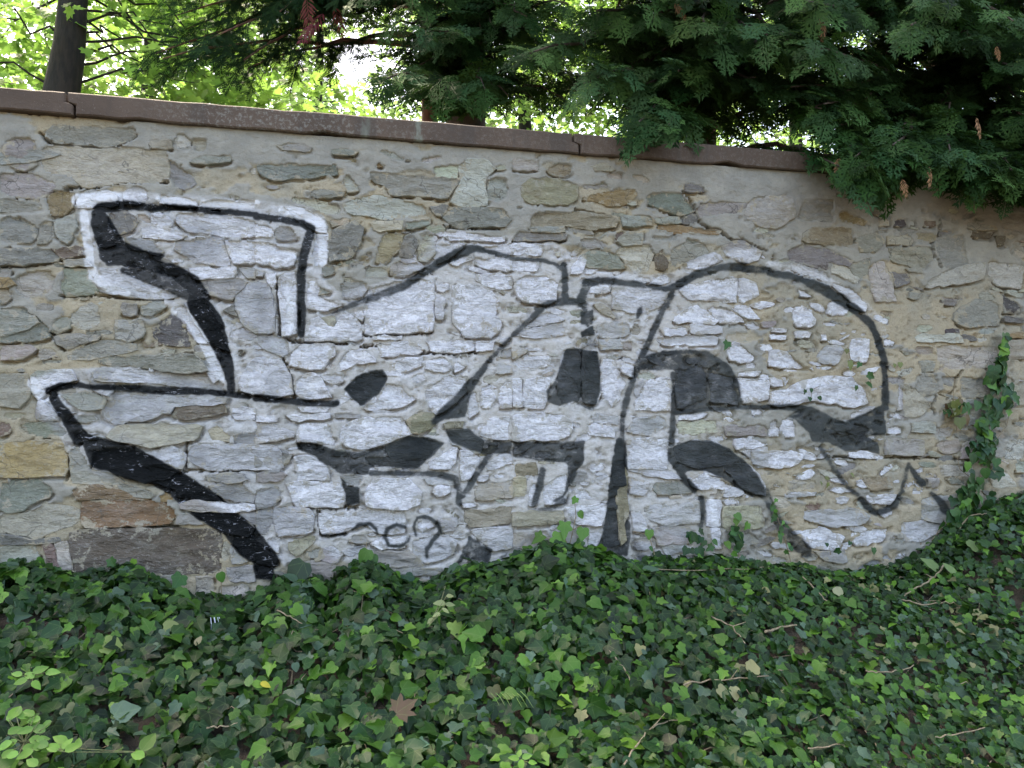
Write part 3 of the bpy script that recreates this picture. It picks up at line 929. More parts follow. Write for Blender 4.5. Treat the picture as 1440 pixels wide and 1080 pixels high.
# occupancy of the wall by traced stones, for the mortar bed and the small fill between
GX0, GX1, GZ0, GZ1, GS = -2.1, 4.3, 0.45, COPE_B, .008
gw, gh = int((GX1 - GX0) / GS), int((GZ1 - GZ0) / GS)
gx, gz = np.meshgrid(GX0 + np.arange(gw + 1) * GS, GZ0 + np.arange(gh + 1) * (GZ1 - GZ0) / gh)
occ = np.zeros(gx.shape); gap = np.zeros(gx.shape)
def raster(P, pad=.02):
    i0, i1 = np.searchsorted(gx[0], [P[:, 0].min() - pad, P[:, 0].max() + pad]); j0, j1 = np.searchsorted(gz[:, 0], [P[:, 1].min() - pad, P[:, 1].max() + pad])
    s = (slice(max(j0, 0), j1), slice(max(i0, 0), i1)); return s, inpoly(gx[s], gz[s], [tuple(q) for q in P])
built = []
for kind, cov, plus, w in stones:
    P = resample(w, grow=.0055 if kind not in 'mn' else .004); P[:, 1] = np.minimum(P[:, 1], COPE_B - .003); s, m = raster(P)
    occ[s] = np.maximum(occ[s], m)
    flush = kind in 'mn' or (kind in 'gtw' and rng.random() < .35)
    if not flush:                                            # joint opened along the lower edge
        c = P.mean(0); Q = c + (P - c) * 1.0 + np.array([0.002, -.007]); s2, m2 = raster(Q); gap[s2] = np.maximum(gap[s2], m2 * (1.0 if rng.random() < .55 else .35))
    proud = rng.uniform(.001, .006) if flush else rng.uniform(.004, .017)
    if kind in 'mn': proud = rng.uniform(.004, .009)
    tilt = rng.normal(0, .05, 2) * (.4 if flush else 1); tilt[1] -= .03
    tilt = tilt * .8
    built.append((kind, cov, plus, P, proud, tilt))
# small rubble in the gaps (inside the traced part) and ordinary stones beyond the frame
def blob(cx, cz, a, b, ang):
    k = int(rng.integers(6, 9)); t = np.sort(rng.uniform(0, 2 * math.pi, k)); t = np.arange(k) / k * 2 * math.pi + rng.normal(0, .22, k)
    r = rng.uniform(.75, 1.1, k); x = np.cos(t) * a * r; z = np.sin(t) * b * r; ca, sa = math.cos(ang), math.sin(ang)
    return np.stack([cx + x * ca - z * sa, cz + x * sa + z * ca], 1)
fills = []
for _ in range(3600):
    cx = rng.uniform(-1.65, 4.1); cz = rng.uniform(.75, COPE_B - .05)
    fpx, fpy, _z = project(np.array([cx, 0, cz]))
    top = fpy < 270 + .02 * fpx
    a = rng.uniform(.022, .075) * (1.1 if not top else .8); b = max(.007, a * rng.uniform(.14, .5))
    if top and rng.random() < .75: continue
    P = blob(cx, cz, a, b, rng.normal(0, .25)); s, m = raster(P)
    if m.sum() < 5 or (occ[s] * m).sum() > .14 * m.sum(): continue
    s2, m2 = raster(P.mean(0) + (P - P.mean(0)) * 1.25)
    occ[s] = np.maximum(occ[s], m); fills.append(P)
    if rng.random() < .5: gap[s2] = np.maximum(gap[s2], m2 * .5)
outer = []
for x_lo, x_hi in ((-5.2, -1.62), (3.98, 8.2)):
    zr = .3
    while zr < COPE_B - .05:
        hrow = rng.uniform(.06, .17); x = x_lo + rng.uniform(0, .1)
        while x < x_hi:
            wd = rng.uniform(.10, .38)
            outer.append(blob(x + wd / 2, min(zr + hrow / 2, COPE_B - hrow / 2 - .01), wd * .54, hrow * .52, rng.normal(0, .05))); x += wd + .015
        zr += hrow + .012
# mortar bed: one uneven sheet, dug in under and beside the stones, with the long settlement cracks
CRACKS = [('C', 960, 440, 1000, 490, 1040, 560, 1040, 600, 1080, 640, 1160, 655), ('C', 1160, 660, 1240, 722, 1290, 712, 1360, 750, 1430, 772),
          ('D', 955, 700, 918, 725, 920, 790, 950, 830, 965, 870), ('L', 190, 170, 420, 172, 640, 175, 900, 175, 1160, 188),
          ('A', 230, 110, 280, 165, 480, 185, 600, 200, 700, 165, 770, 130), ('A', 370, 425, 560, 408, 700, 385, 820, 385, 950, 390),
          ('A', 90, 340, 130, 340), ('A', 0, 870, 180, 850, 400, 815), ('A', 340, 1030, 520, 1020, 700, 1035, 960, 1035),
          ('E', 290, 270, 330, 340, 360, 370), ('I', 380, 300, 395, 210, 420, 130, 460, 95), ('I', 1050, 90, 1040, 150, 1035, 240),
          ('I', 1030, 245, 1200, 245, 1440, 243), ('I', 480, 575, 760, 575, 1000, 565), ('F', 120, 0, 135, 280, 210, 325, 520, 325),
          ('F', 150, 420, 190, 520, 215, 640), ('F', 610, 285, 800, 280, 990, 268), ('J', 220, 455, 560, 455), ('J', 350, 470, 370, 610, 500, 600),
          ('H', 1090, 480, 1050, 530, 1040, 590, 1010, 640), ('H', 940, 630, 920, 680, 935, 740), ('G', 575, 400, 630, 415), ('F', 590, 350, 700, 345, 940, 385, 1240, 382),
          ('D', 960, 600, 965, 690), ('C', 0, 715, 300, 712), ('C', 350, 540, 560, 590), ('B', 1050, 640, 1370, 645)]
crk = np.zeros(gx.shape)
for cr in CRACKS:
    ox, oy = TILE[cr[0]]; q = np.array(cr[1:], float).reshape(-1, 2) / 4 + (ox, oy); w = at(q[:, 0], q[:, 1])[:, [0, 2]]
    for a, b in zip(w[:-1], w[1:]):
        L = np.linalg.norm(b - a); k = int(L / .004) + 1; u = np.linspace(0, 1, k)[:, None]; pts = a + (b - a) * u + rng.normal(0, .003, (k, 2))
        i = np.round((pts[:, 0] - GX0) / GS).astype(int); j = np.round((pts[:, 1] - GZ0) / (GZ1 - GZ0) * gh).astype(int)
        ok = (i >= 0) & (i <= gw) & (j >= 0) & (j <= gh); crk[j[ok], i[ok]] = 1
core = blur(occ, 1) > .97
hgt = .006 + .016 * fbm2(gx * 8, gz * 13, 41, 4) + .008 * fbm2(gx * 45, gz * 60, 47, 3)
hgt = hgt - .030 * core - .044 * np.clip(blur(np.maximum(gap - occ, 0), 1) * 1.6, 0, 1) - .07 * crk
qgx, qgy, _ = project(np.stack([gx, 0 * gx, gz], -1))
pn = fbm2(gx * 2.3, gz * 4.2, 141, 3) + .34 * fbm2(gx * 13, gz * 19, 145, 4)
pthr = np.interp(gz - .0 * gx, [.9, 1.6, 2.3, 2.7, 3.05], [.16, .10, .03, -.07, -.16]) + np.where((qgx > 90) & (qgx < 1010) & (qgy > 360), .10, 0) - .16 * np.clip((qgx - 950) / 200, 0, 1) * np.clip((430 - qgy) / 120, 0, 1)
patch = np.clip((pn - pthr) / .02, 0, 1)
hgt = hgt + .0085 * patch - .012 * np.clip((fbm2(gx * 30, gz * 38, 151, 3) - .19) / .05, 0, 1) * (1 - patch)
MV = np.stack([gx.ravel(), -hgt.ravel(), gz.ravel()], 1)
ii = np.arange(gw + 1)[None, :-1] + (np.arange(gh + 1)[:-1, None]) * (gw + 1)
MF = np.stack([ii.ravel(), ii.ravel() + 1, ii.ravel() + gw + 2, ii.ravel() + gw + 1], 1)
obj('mortar', make_mesh('mortar', MV, MF, M_MORTAR, tint=(.35, .3, .25), floats=dict(cov=.3, nob=0, patch=patch.ravel()), uv=wall_uv(MV)), None).parent = wall
LOC = np.array(wall.location)
def finish(o, origin):
    o.parent = wall; o.location = Vector(origin) - wall.location
bpy.data.objects['mortar'].location = -wall.location
# wall body beyond the traced part and behind it
def slab(x0, x1, y0, y1, z0, z1):
    V = [(x, y, z) for x in (x0, x1) for y in (y0, y1) for z in (z0, z1)]
    return V, [[0, 1, 3, 2], [4, 6, 7, 5], [0, 4, 5, 1], [2, 3, 7, 6], [0, 2, 6, 4], [1, 5, 7, 3]]
bodyV = []; bodyF = []
for bx in ((-5.3, GX0 + .004, .002, .42, -.2, COPE_B - .002), (GX1 - .004, 8.4, .002, .42, -.2, COPE_B - .002), (GX0 + .004, GX1 - .004, .06, .42, -.2, COPE_B - .002)):
    v, f = slab(*bx); b = len(bodyV); bodyV += v; bodyF += [[b + i for i in q] for q in f]
bodyV = np.array(bodyV); o = obj('wall_core', make_mesh('wall_core', bodyV, bodyF, M_MORTAR, tint=(.35, .3, .25), floats=dict(cov=.3, nob=0), uv=wall_uv(bodyV) * 0 - 5)); finish(o, (0, 0, 0))
order = sorted(range(len(built)), key=lambda k: -abs(area(built[k][3])))
bigset = set(order[:300])
extraE = []; extraV = []; extraF = []; extraT = []; extraC = []; extraN = []; nb = 0
def add_extra(V, F, ed, t, c, nn):
    global nb
    extraE.append(ed)
    extraV.append(V); extraF.extend([[nb + i for i in q] for q in F]); nb += len(V)
    extraT.append(np.tile(t, (len(V), 1))); extraC.append(np.full(len(V), c)); extraN.append(np.full(len(V), nn))
def rock(kind):
    t = np.array(ROCK[kind]) * ROCKV; t = t * .78 + np.array((.36, .315, .25)) * .25 if kind in 'ghdwtsm' else t; return np.clip(t * rng.uniform(.82, 1.18) * (1 + rng.normal(0, .035, 3)), .02, .8)
for k, (kind, cov, plus, P, proud, tilt) in enumerate(built):
    V, F, ed = stone_geo(P, proud, tilt, .008 if kind in 'mn' else .016)
    t = rock(kind); cv = cov * 1.05; nn = 1.0 if plus else 0.0
    if k in bigset:
        c = np.array([P[:, 0].mean(), 0, P[:, 1].mean()])
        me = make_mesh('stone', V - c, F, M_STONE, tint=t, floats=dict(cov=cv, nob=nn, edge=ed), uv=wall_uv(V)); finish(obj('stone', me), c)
    else: add_extra(V, F, ed, t, cv, nn)
for P in fills:
    V, F, ed = stone_geo(resample(P, .02, .002), rng.uniform(-.001, .007), rng.normal(0, .07, 2), .006)
    add_extra(V, F, ed, rock(rng.choice(list('ggtwsdny'))), rng.choice([.1, .4, .75, .95]), 0.0)
for P in outer:
    V, F, ed = stone_geo(resample(P, .06, .006), rng.uniform(.008, .024), rng.normal(0, .05, 2), .012)
    add_extra(V, F, ed, rock(rng.choice(list('gggtwdhyo'))), 0.0, 0.0)
extraV = np.concatenate(extraV)
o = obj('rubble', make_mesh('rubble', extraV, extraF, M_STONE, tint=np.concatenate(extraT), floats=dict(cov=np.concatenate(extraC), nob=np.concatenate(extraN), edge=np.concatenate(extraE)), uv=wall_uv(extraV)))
finish(o, (0, 0, 0)); o['kind'] = 'stuff'
# coping stones with stepped lap joints
def coping(x0, x1, step0, step1, dz):
    zb, zt = COPE_B + dz, COPE_T + dz; y0, y1 = -.045 + rng.uniform(-.003, .003), .47; g = .005
    zm = zb + (zt - zb) * .52
    L = [(x0 + g - .036 * step0, zt), (x0 + g - .034 * step0, zm + .010), (x0 + g, zm - .008), (x0 + g, zb)]
    Rr = [(x1 - g, zb), (x1 - g, zm - .012), (x1 - g - .034 * step1, zm + .006), (x1 - g - .036 * step1, zt)]
    k = 26
    bot = [(x0 + (x1 - x0) * i / k, zb + rng.normal(0, .0025) + (rng.random() < .12) * rng.uniform(.004, .012)) for i in range(1, k)]
    top = [(x1 - (x1 - x0) * i / k, zt + rng.normal(0, .0012)) for i in range(1, k)]
    prof = L + bot + Rr + top; n = len(prof); b = .006
    cx = (x0 + x1) / 2; cz = (zb + zt) / 2
    def ring(y, ins): return [(x - math.copysign(min(ins, 1), x - cx) * (abs(x - cx) > (x1 - x0) / 2 - .05), y, z - math.copysign(ins, z - cz)) for x, z in prof]
    V = ring(y0, b) + ring(y0 + b, 0) + ring(y1, 0)
    F = [[i, (i + 1) % n, n + (i + 1) % n, n + i][::-1] for i in range(n)] + [[n + i, n + (i + 1) % n, 2 * n + (i + 1) % n, 2 * n + i][::-1] for i in range(n)]
    F += [list(range(n)), [2 * n + i for i in range(n)][::-1]]
    c = np.array([cx, 0, zb]); me = make_mesh('coping_stone', np.array(V) - c, F, M_COPING); finish(obj('coping_stone', me), c)
xj = [float(at(p, 200)[0]) for p in (107, 812)]; Lc = xj[1] - xj[0]
for k in range(-2, 4):
    coping(xj[0] + k * Lc, xj[0] + (k + 1) * Lc, 1, 1, rng.uniform(-.0015, .0015) if k else 0)
# ---------------------------------------------------------------- ground: a bank up to the wall foot, woodland floor behind it
TOP = np.array([(-200, 800), (0, 798), (50, 793), (100, 806), (150, 808), (185, 806), (210, 820), (240, 836), (290, 840), (345, 850), (375, 836), (400, 818), (440, 822),
    (460, 842), (490, 808), (530, 798), (560, 823), (600, 826), (640, 805), (700, 792), (750, 772), (780, 764), (820, 774), (860, 786), (880, 797), (900, 798),
    (960, 794), (1000, 790), (1100, 794), (1150, 803), (1200, 805), (1250, 796), (1290, 780), (1310, 765), (1340, 745), (1360, 728), (1400, 715), (1440, 700), (1640, 705)], float)
_tw = at(TOP[:, 0], TOP[:, 1], -.06)
def topline(x): return np.interp(x, _tw[:, 0], _tw[:, 2])
def ground_z(x, y):
    x = np.asarray(x, float); y = np.asarray(y, float)
    plane = np.where(y > -3.4, .80 + .25 * y, -.05); plane = np.maximum(plane, -.05 + 0 * y)
    tl = topline(x) - .08
    k = np.clip(1 + y / 1.15, 0, 1); k = k * k * (3 - 2 * k) * np.where(tl > 1.0, 1, 1)
    z = plane * (1 - k) + tl * k
    return np.where(y > .2, .62, z)
def bed_z(x, y): return ground_z(x, y) + .055 + .10 * fbm2(x * 1.7 + 40, y * 1.7 + 40, 61, 2) + .085 * fbm2(x * 5 + 9, y * 5 + 60, 67, 2)
def earth_material():
    n = NT('earth'); p = n.pos()
    c = n.mix(n.step(n.noise(p, 9, 6, .7), .35, .65), (.030, .021, .013), (.075, .053, .032))
    c = n.mix(n.step(n.noise(p, 40, 4, .7), .58, .7, 0, .6), c, (.13, .095, .055))
    return n.set(Base_Color=c, Roughness=.95, Normal=n.bump(n.noise(p, 30, 6, .7), .8, .03))
M_EARTH = earth_material()
xs = np.unique(np.concatenate([[-500, -200, -80, -30, -14], np.arange(-8, 11.01, .12), [16, 32, 80, 200, 500]]))
ys = np.unique(np.concatenate([[-500, -200, -80, -30, -12, -7, -5], np.arange(-4.2, .21, .12), [.21, .3, 2, 5, 10, 20, 40, 90, 220, 500]]))
gxx, gyy = np.meshgrid(xs, ys); gzz = ground_z(gxx, gyy)
gzz = gzz + .03 * fbm2(gxx * 3 + 50, gyy * 3 + 50, 71, 3) * (np.abs(gyy + 2) < 3)
GV = np.stack([gxx.ravel(), gyy.ravel(), gzz.ravel()], 1); nx = len(xs); ny = len(ys)
ii = (np.arange(nx - 1)[None] + np.arange(ny - 1)[:, None] * nx).ravel()
tag(obj('ground', make_mesh('ground', GV, np.stack([ii, ii + 1, ii + nx + 1, ii + nx], 1), M_EARTH, smooth=True)), kind='structure')

# ---------------------------------------------------------------- leaf material and leaf shapes
def leaf_material(name, vein=True, rough=.38, trans=.25, tcol=(.25, .42, .06), tmix=.5, spec=.5):
    n = NT(name); p = n.pos()
    tint = n.attr('tint'); c = n.mix(n.step(n.noise(p, 35, 3), .35, .7, 0, .45), tint, n.mix(.4, tint, (.035, .085, .014)))
    if vein:
        u = n.n('ShaderNodeUVMap'); u.uv_map = 'UVMap'
        x = n.math('ABSOLUTE', n.math('SUBTRACT', sep(n, u.outputs[0], 0), .5)); y = n.math('SUBTRACT', sep(n, u.outputs[0], 1), .02)
        a = n.math('ARCTAN2', x, y); r = n.math('SQRT', n.math('ADD', n.math('MULTIPLY', x, x), n.math('MULTIPLY', y, y)))
        d = None
        for ak in (0.0, .82, 1.75):
            e = n.math('MULTIPLY', n.math('ABSOLUTE', n.math('SINE', n.math('SUBTRACT', a, ak))), r)
            e = n.math('ADD', e, n.math('MULTIPLY', n.math('LESS_THAN', n.math('COSINE', n.math('SUBTRACT', a, ak)), 0.0), 1.0))
            d = e if d is None else n.math('MINIMUM', d, e)
        d = n.math('ADD', d, n.math('MULTIPLY', n.math('SUBTRACT', n.noise(p, 120, 2), .42), .05)); v = n.step(d, .004, .030, .38, 0)
        c = n.mix(v, c, n.mix(.35, tint, (.24, .34, .12)))
    bm = n.bump(n.noise(p, 60, 3), .25, .004)
    n.set(Base_Color=c, Roughness=rough, Normal=bm); n.put(n.b.inputs['Specular IOR Level'], spec)
    if trans > 0:
        t = n.n('ShaderNodeBsdfTranslucent'); n.put(t.inputs['Color'], n.mix(tmix, c, tcol))
        m = n.n('ShaderNodeMixShader'); m.inputs[0].default_value = trans
        n.t.links.new(n.b.outputs[0], m.inputs[1]); n.t.links.new(t.outputs[0], m.inputs[2]); n.t.links.new(m.outputs[0], n.out.inputs[0])
    return n.m
M_IVY = leaf_material('ivy_leaf', True, .36, .10, (.10, .22, .03), .5, .22)
M_WEED = leaf_material('weed_leaf', True, .5, .2, (.3, .45, .08), .5, .35)
M_DEAD = leaf_material('dead_leaf', True, .8, .1, (.3, .2, .1), .5, .2)
def simple(name, c0, c1, scale=30, rough=.8, bumpd=.004, stretch=(1, 1, 1)):
    n = NT(name); p = n.pos(stretch); h = n.noise(p, scale, 5, .65)
    return n.set(Base_Color=n.mix(n.step(h, .35, .65), c0, c1), Roughness=rough, Normal=n.bump(h, .7, bumpd))
M_STEM = simple('dry_stem', (.30, .235, .150), (.17, .125, .075), 60)
M_GSTEM = simple('green_stem', (.14, .17, .06), (.10, .085, .04), 60)
M_BARK = simple('dark_bark', (.007, .006, .005), (.022, .017, .013), 22, .9, .02, (1, 1, .25))
M_TBARK = simple('thuja_bark', (.030, .020, .014), (.075, .050, .035), 24, .9, .02, (1, 1, .2))
def leaf_template(half, cx=.28, fold=.22, droop=.18):
    r = np.array(half); l = r[1:-1][::-1] * (-1, 1); P = np.concatenate([r, l]); P = np.concatenate([P, [(0, cx)]])
    z = fold * np.abs(P[:, 0]) - droop * P[:, 1] ** 2
    k = len(P) - 1; F = np.array([(i, (i + 1) % k, k) for i in range(k)])[:, ::1]
    return np.column_stack([P, z]), F, np.column_stack([P[:, 0] + .5, P[:, 1]])
IVY_T = [leaf_template([(0, 0), (.10, -.09), (.26, -.12), (.40, -.02), (.40, .17), (.52, .36), (.47, .48), (.31, .54), (.17, .80), (0, 1.0)]),
         leaf_template([(0, 0), (.18, -.11), (.38, -.06), (.46, .08), (.43, .24), (.48, .38), (.42, .50), (.28, .64), (.12, .88), (0, .98)], .3, .15),
         leaf_template([(0, 0), (.13, -.06), (.30, -.05), (.33, .06), (.29, .18), (.44, .42), (.38, .52), (.22, .55), (.13, .82), (0, 1.05)], .3, .3),
         leaf_template([(0, 0), (.22, -.05), (.40, .14), (.42, .36), (.30, .64), (.15, .84), (0, .96)], .35, .18)]
MAPLE_T = leaf_template([(0, 0), (.18, -.14), (.30, -.10), (.34, .06), (.62, .16), (.40, .32), (.58, .62), (.38, .60), (.24, .52), (.20, .74), (.10, .82), (0, 1.05)], .3, .12, .12)
OVAL_T = leaf_template([(0, 0), (.20, .12), (.30, .36), (.24, .64), (.10, .88), (0, 1)], .4, .2, .2)
def ivy_tint(n, dry=0.0, young=.10):
    base = np.array([(.006, .021, .004), (.012, .042, .006), (.036, .096, .011), (.020, .050, .018), (.055, .095, .062)])
    t = base[rng.choice(5, n, p=[.29, .34, .18, .12, .07])] * rng.uniform(.75, 1.3, (n, 1))
    m = rng.random(n) < young; t[m] = np.array([(.075, .165, .020)]) * rng.uniform(.7, 1.35, (m.sum(), 1))
    m = rng.random(n) < dry; t[m] = np.array([(.22, .20, .085)]) * rng.uniform(.6, 1.3, (m.sum(), 1))
    return t
def rand_unit(n): v = rng.normal(0, 1, (n, 3)); return v / np.linalg.norm(v, axis=1, keepdims=True)

# ---------------------------------------------------------------- the ivy carpet
N = 84000
y = -rng.uniform(.02, 3.5, N) ; x = np.empty(N)
half_l, half_r = -2.15 + .0 * y, 0
x = rng.uniform(-2.7, 5.0, N)
keep = (x > -2.55 - .36 * y * -1 * 0 + (-y) * .28 - .35) & (x < 4.75 - (-y) * .78 + .25)
keep &= rng.random(N) < np.clip(.70 + .30 * (x - .6) / 1.2, .70, 1)
x, y = x[keep], y[keep]
nearwall = rng.random(len(x)) < .10; y = np.where(nearwall, -rng.uniform(.015, .20, len(x)), y)
z = bed_z(x, y)
e = .03; nx_ = -(bed_z(x + e, y) - bed_z(x - e, y)) / (2 * e); ny_ = -(bed_z(x, y + e) - bed_z(x, y - e)) / (2 * e)
nrm = np.stack([nx_, ny_, np.ones_like(nx_)], 1); nrm /= np.linalg.norm(nrm, axis=1, keepdims=True)
depth = rng.random(len(x)) ** 1.4 * .13 - .035
pos = np.stack([x, y, z], 1) - nrm * depth[:, None]; pos[:, 1] = np.minimum(pos[:, 1], -.012)
face = nrm + rng.normal(0, .42, nrm.shape) + np.array([0, -.38, .10]); face /= np.linalg.norm(face, axis=1, keepdims=True)
fw = np.stack([rng.normal(0, .8, len(x)), -.5 + rng.normal(0, .6, len(x)), -.5 + rng.normal(0, .4, len(x))], 1)
qx, qy, qz = project(pos)
right = np.clip((qx - 820) / 420, 0, 1)
size = np.clip(rng.lognormal(math.log(.052), .27, len(x)), .030, .086) * (1 - .27 * right)
patch = fbm2(x * 1.3 + 7, y * 1.3 + 30, 77, 2) + .5
tint = ivy_tint(len(x), 0, .085)
drym = rng.random(len(x)) < .003 + .03 * right * (np.abs(qy - 860) < 90); tint[drym] = np.array([(.20, .19, .085)]) * rng.uniform(.6, 1.2, (drym.sum(), 1))
tint *= (.72 + .55 * patch)[:, None]
tidx = rng.choice(4, len(x), p=[.36, .26, .2, .18])
Rm = rotmats(face, fw)
infr = (qx > 12) & (qx < PW - 12) & (qy < PH - 14) & (qy > 640)
score = np.where(infr & (depth < 0.0), size / qz, 0)
top300 = np.argsort(-score)[:300]; single = np.zeros(len(x), bool); single[top300] = True
ivy = empty('ivy_carpet', (1.2, -1.6, float(ground_z(1.2, -1.6))), 'dense dark green ivy covering the bank in front of the graffiti wall', 'ivy')
IL = np.array(ivy.location)
Vs, Fs, Ts, Us = [], [], [], []; nb = 0
for k, (T, TF, TU) in enumerate(IVY_T):
    m = (tidx == k) & ~single
    V, F = scatter(T, TF, Rm[m], size[m], pos[m]); Vs.append(V - IL); Fs.append(F + nb); nb += len(V)
    Ts.append(np.repeat(tint[m], len(T), 0)); Us.append(np.tile(TU, (m.sum(), 1)))
o = obj('foliage', make_mesh('ivy_foliage', np.concatenate(Vs), np.concatenate(Fs), M_IVY, np.concatenate(Ts), uv=np.concatenate(Us)), ivy); o['kind'] = 'stuff'
LEAFM = {}
def leaf_mesh(T, key, t, mat):
    kk = (key, tuple(np.round(t, 3)), mat.name)
    if kk not in LEAFM: LEAFM[kk] = make_mesh('leaf', T[0], T[1], mat, t, uv=T[2])
    return LEAFM[kk]
def quant(t): return np.array([max(.005, round(float(v) * 60) / 60) for v in t]) if max(t) > .12 else np.array([max(.008, round(float(v) * 120) / 120) for v in t])
def place_leaf(name, T, key, t, mat, p, M, s, parent, base=None):
    o = bpy.data.objects.new(name, leaf_mesh(T, key, quant(t), mat))
    mw = Matrix([[*(M[r] * s), p[r]] for r in range(3)] + [[0, 0, 0, 1]])
    o.parent = parent; o.matrix_parent_inverse = Matrix.Identity(4)
    o.matrix_basis = Matrix.Translation(-parent.location) @ mw
    col.objects.link(o); return o
for i in top300: place_leaf('ivy_leaf', IVY_T[tidx[i]], tidx[i], tint[i], M_IVY, pos[i], Rm[i], size[i], ivy)
# runners between the leaves
paths = []
for _ in range(280):
    px_, py_ = rng.uniform(-2.2, 4.6), -rng.uniform(.05, 3.2); a = rng.uniform(0, 6.28); p = []
    for k in range(7):
        zz = float(bed_z(px_, py_)) + rng.uniform(-.07, .012); p.append(((px_ - IL[0], min(py_, -.02) - IL[1], zz - IL[2]), .0022 * rng.uniform(.7, 1.3)))
        a += rng.normal(0, .45); px_ += .07 * math.cos(a); py_ += .07 * math.sin(a)
    paths.append(p)
V, F = tubes(paths, 4); o = obj('stem', make_mesh('ivy_stems', V, F, M_STEM), ivy); o['kind'] = 'stuff'

# ---------------------------------------------------------------- ivy and shoots climbing the wall
def sprig(name, cat, label, stems, leaves, mat=M_IVY, Y=-.03, templates=IVY_T, group=None, smat=M_STEM, spread=.35):
    """stems: lists of pixels along the wall; leaves: (px, py, size in pixels, tint)"""
    b = at(*stems[0][0], Y); t = empty(name, tuple(b), label, cat, group); t.location = Vector(b)
    ps = []
    for s in stems:
        w = [at(px, py, Y - .004 * (i % 2)) for i, (px, py) in enumerate(s)]
        ps.append([(Vector(q - b), .0026 * (1 - .5 * i / len(w))) for i, q in enumerate(w)])
    V, F = tubes(ps, 5); obj('stem', make_mesh('stem', V, F, smat), t)
    for px, py, s, tn in leaves:
        p = at(px, py, Y - rng.uniform(.005, .045)); qz = project(p)[2]
        n_ = np.array([[rng.normal(0, spread), -1, .35 + rng.normal(0, spread)]]); f_ = np.array([[rng.normal(0, .6), -.3, -1 + rng.normal(0, .4)]])
        M = rotmats(n_, f_)[0]; k = int(rng.integers(len(templates))); sz = s * qz / FPX
        place_leaf('leaf', templates[k], ('t', k, id(templates)), tn, mat, p - M[:, 1] * sz * .45, M, sz, t)
    return t
DKG, MDG, LTG, YLG, OLV = (.018, .05, .02), (.032, .085, .024), (.075, .17, .03), (.13, .25, .035), (.14, .15, .05)
def jit(c): return np.array(c) * rng.uniform(.75, 1.3)
vine = [(1338, 752), (1362, 715), (1376, 680), (1384, 640), (1390, 600), (1402, 560), (1406, 520), (1412, 478)]
vl = []
vx = np.array([v[0] for v in vine], float)[::-1]; vy = np.array([v[1] for v in vine], float)[::-1]
for k in range(165):
    py_ = 470 + 285 * rng.random() ** .8; cx_ = np.interp(py_, vy, vx); wdt = 9 + 17 * np.clip((py_ - 480) / 110, 0, 1) + 8 * math.sin(py_ / 17)
    vl.append((cx_ + rng.normal(0, .45) * wdt, py_, rng.uniform(11, 20), jit(YLG if py_ < 500 and rng.random() < .6 else (DKG if rng.random() < .45 else (MDG if rng.random() < .7 else LTG)))))
sprig('climbing_ivy', 'ivy', 'tall strand of dark ivy climbing the bare wall to the right of the graffiti', [vine, [(1384, 640), (1415, 600), (1425, 560)], [(1376, 680), (1350, 660), (1345, 640)], [(1362, 715), (1330, 735), (1310, 760)]], vl)
def cluster(cx, cy, rx, ry, n, s0, s1, cols): return [(cx + rng.normal(0, rx), cy + rng.normal(0, ry), rng.uniform(s0, s1), jit(cols[int(rng.integers(len(cols)))])) for _ in range(n)]
sprig('ivy_shoot', 'ivy shoot', 'upright light green ivy shoot standing tallest above the bank at mid wall', [[(800, 770), (805, 750), (810, 725), (808, 703)], [(806, 745), (818, 738)], [(800, 770), (790, 745)], [(800, 770), (758, 752)]],
      [(808, 704, 11, jit(LTG)), (817, 724, 13, jit(LTG)), (794, 745, 26, jit(LTG)), (819, 751, 20, jit(LTG)), (757, 757, 22, jit(LTG)), (787, 760, 24, jit(LTG)), (812, 770, 24, jit(MDG)), (768, 772, 24, jit(MDG)), (800, 778, 24, jit(MDG))], spread=.25)
sprig('ivy_shoot', 'ivy shoot', 'thin bent ivy shoot ending in one light leaf right of the black pillar stroke', [[(922, 785), (917, 768), (912, 752), (890, 747)]], [(913, 752, 14, jit(LTG)), (916, 772, 9, jit(MDG))])
sprig('ivy_shoot', 'ivy shoot', 'broad dark and light ivy shoot under the small sprayed letters', [[(515, 830), (512, 800), (515, 770), (516, 762)]],
      [(513, 784, 26, jit(LTG)), (525, 788, 18, jit(MDG)), (500, 800, 24, jit(MDG)), (530, 812, 26, jit(MDG)), (495, 815, 26, jit(LTG)), (520, 806, 24, jit(DKG)), (555, 813, 18, jit(LTG)), (543, 818, 22, jit(MDG)), (575, 816, 22, jit(DKG))], spread=.25)
sprig('ivy_shoot', 'ivy shoot', 'single large dark ivy leaf standing where the thick diagonal stroke meets the bank', [[(418, 840), (418, 820), (417, 808)]], [(418, 806, 40, np.array((.022, .045, .026)))], spread=.1)
sprig('ivy_shoot', 'ivy shoot', 'short ivy shoot in front of the long brown stone', [[(168, 830), (167, 810), (160, 795)], [(168, 822), (187, 795)]],
      [(158, 792, 17, jit(MDG)), (188, 791, 10, jit(YLG)), (185, 803, 26, jit(MDG)), (205, 818, 24, jit(MDG)), (155, 832, 20, jit(MDG)), (123, 826, 13, jit(YLG))])
sprig('ivy_shoot', 'ivy shoot', 'young ivy shoot with two fresh leaves at the left end of the wall foot', [[(60, 815), (58, 795)]], [(57, 792, 16, jit(LTG)), (15, 795, 26, jit(MDG)), (32, 805, 24, jit(DKG))])
sprig('ivy_shoot', 'ivy shoot', 'small ivy shoot in front of the ochre stone below the diagonal stroke', [[(312, 845), (311, 818)]], [(311, 812, 16, jit(LTG)), (250, 818, 24, jit(MDG)), (252, 845, 20, jit(LTG))])
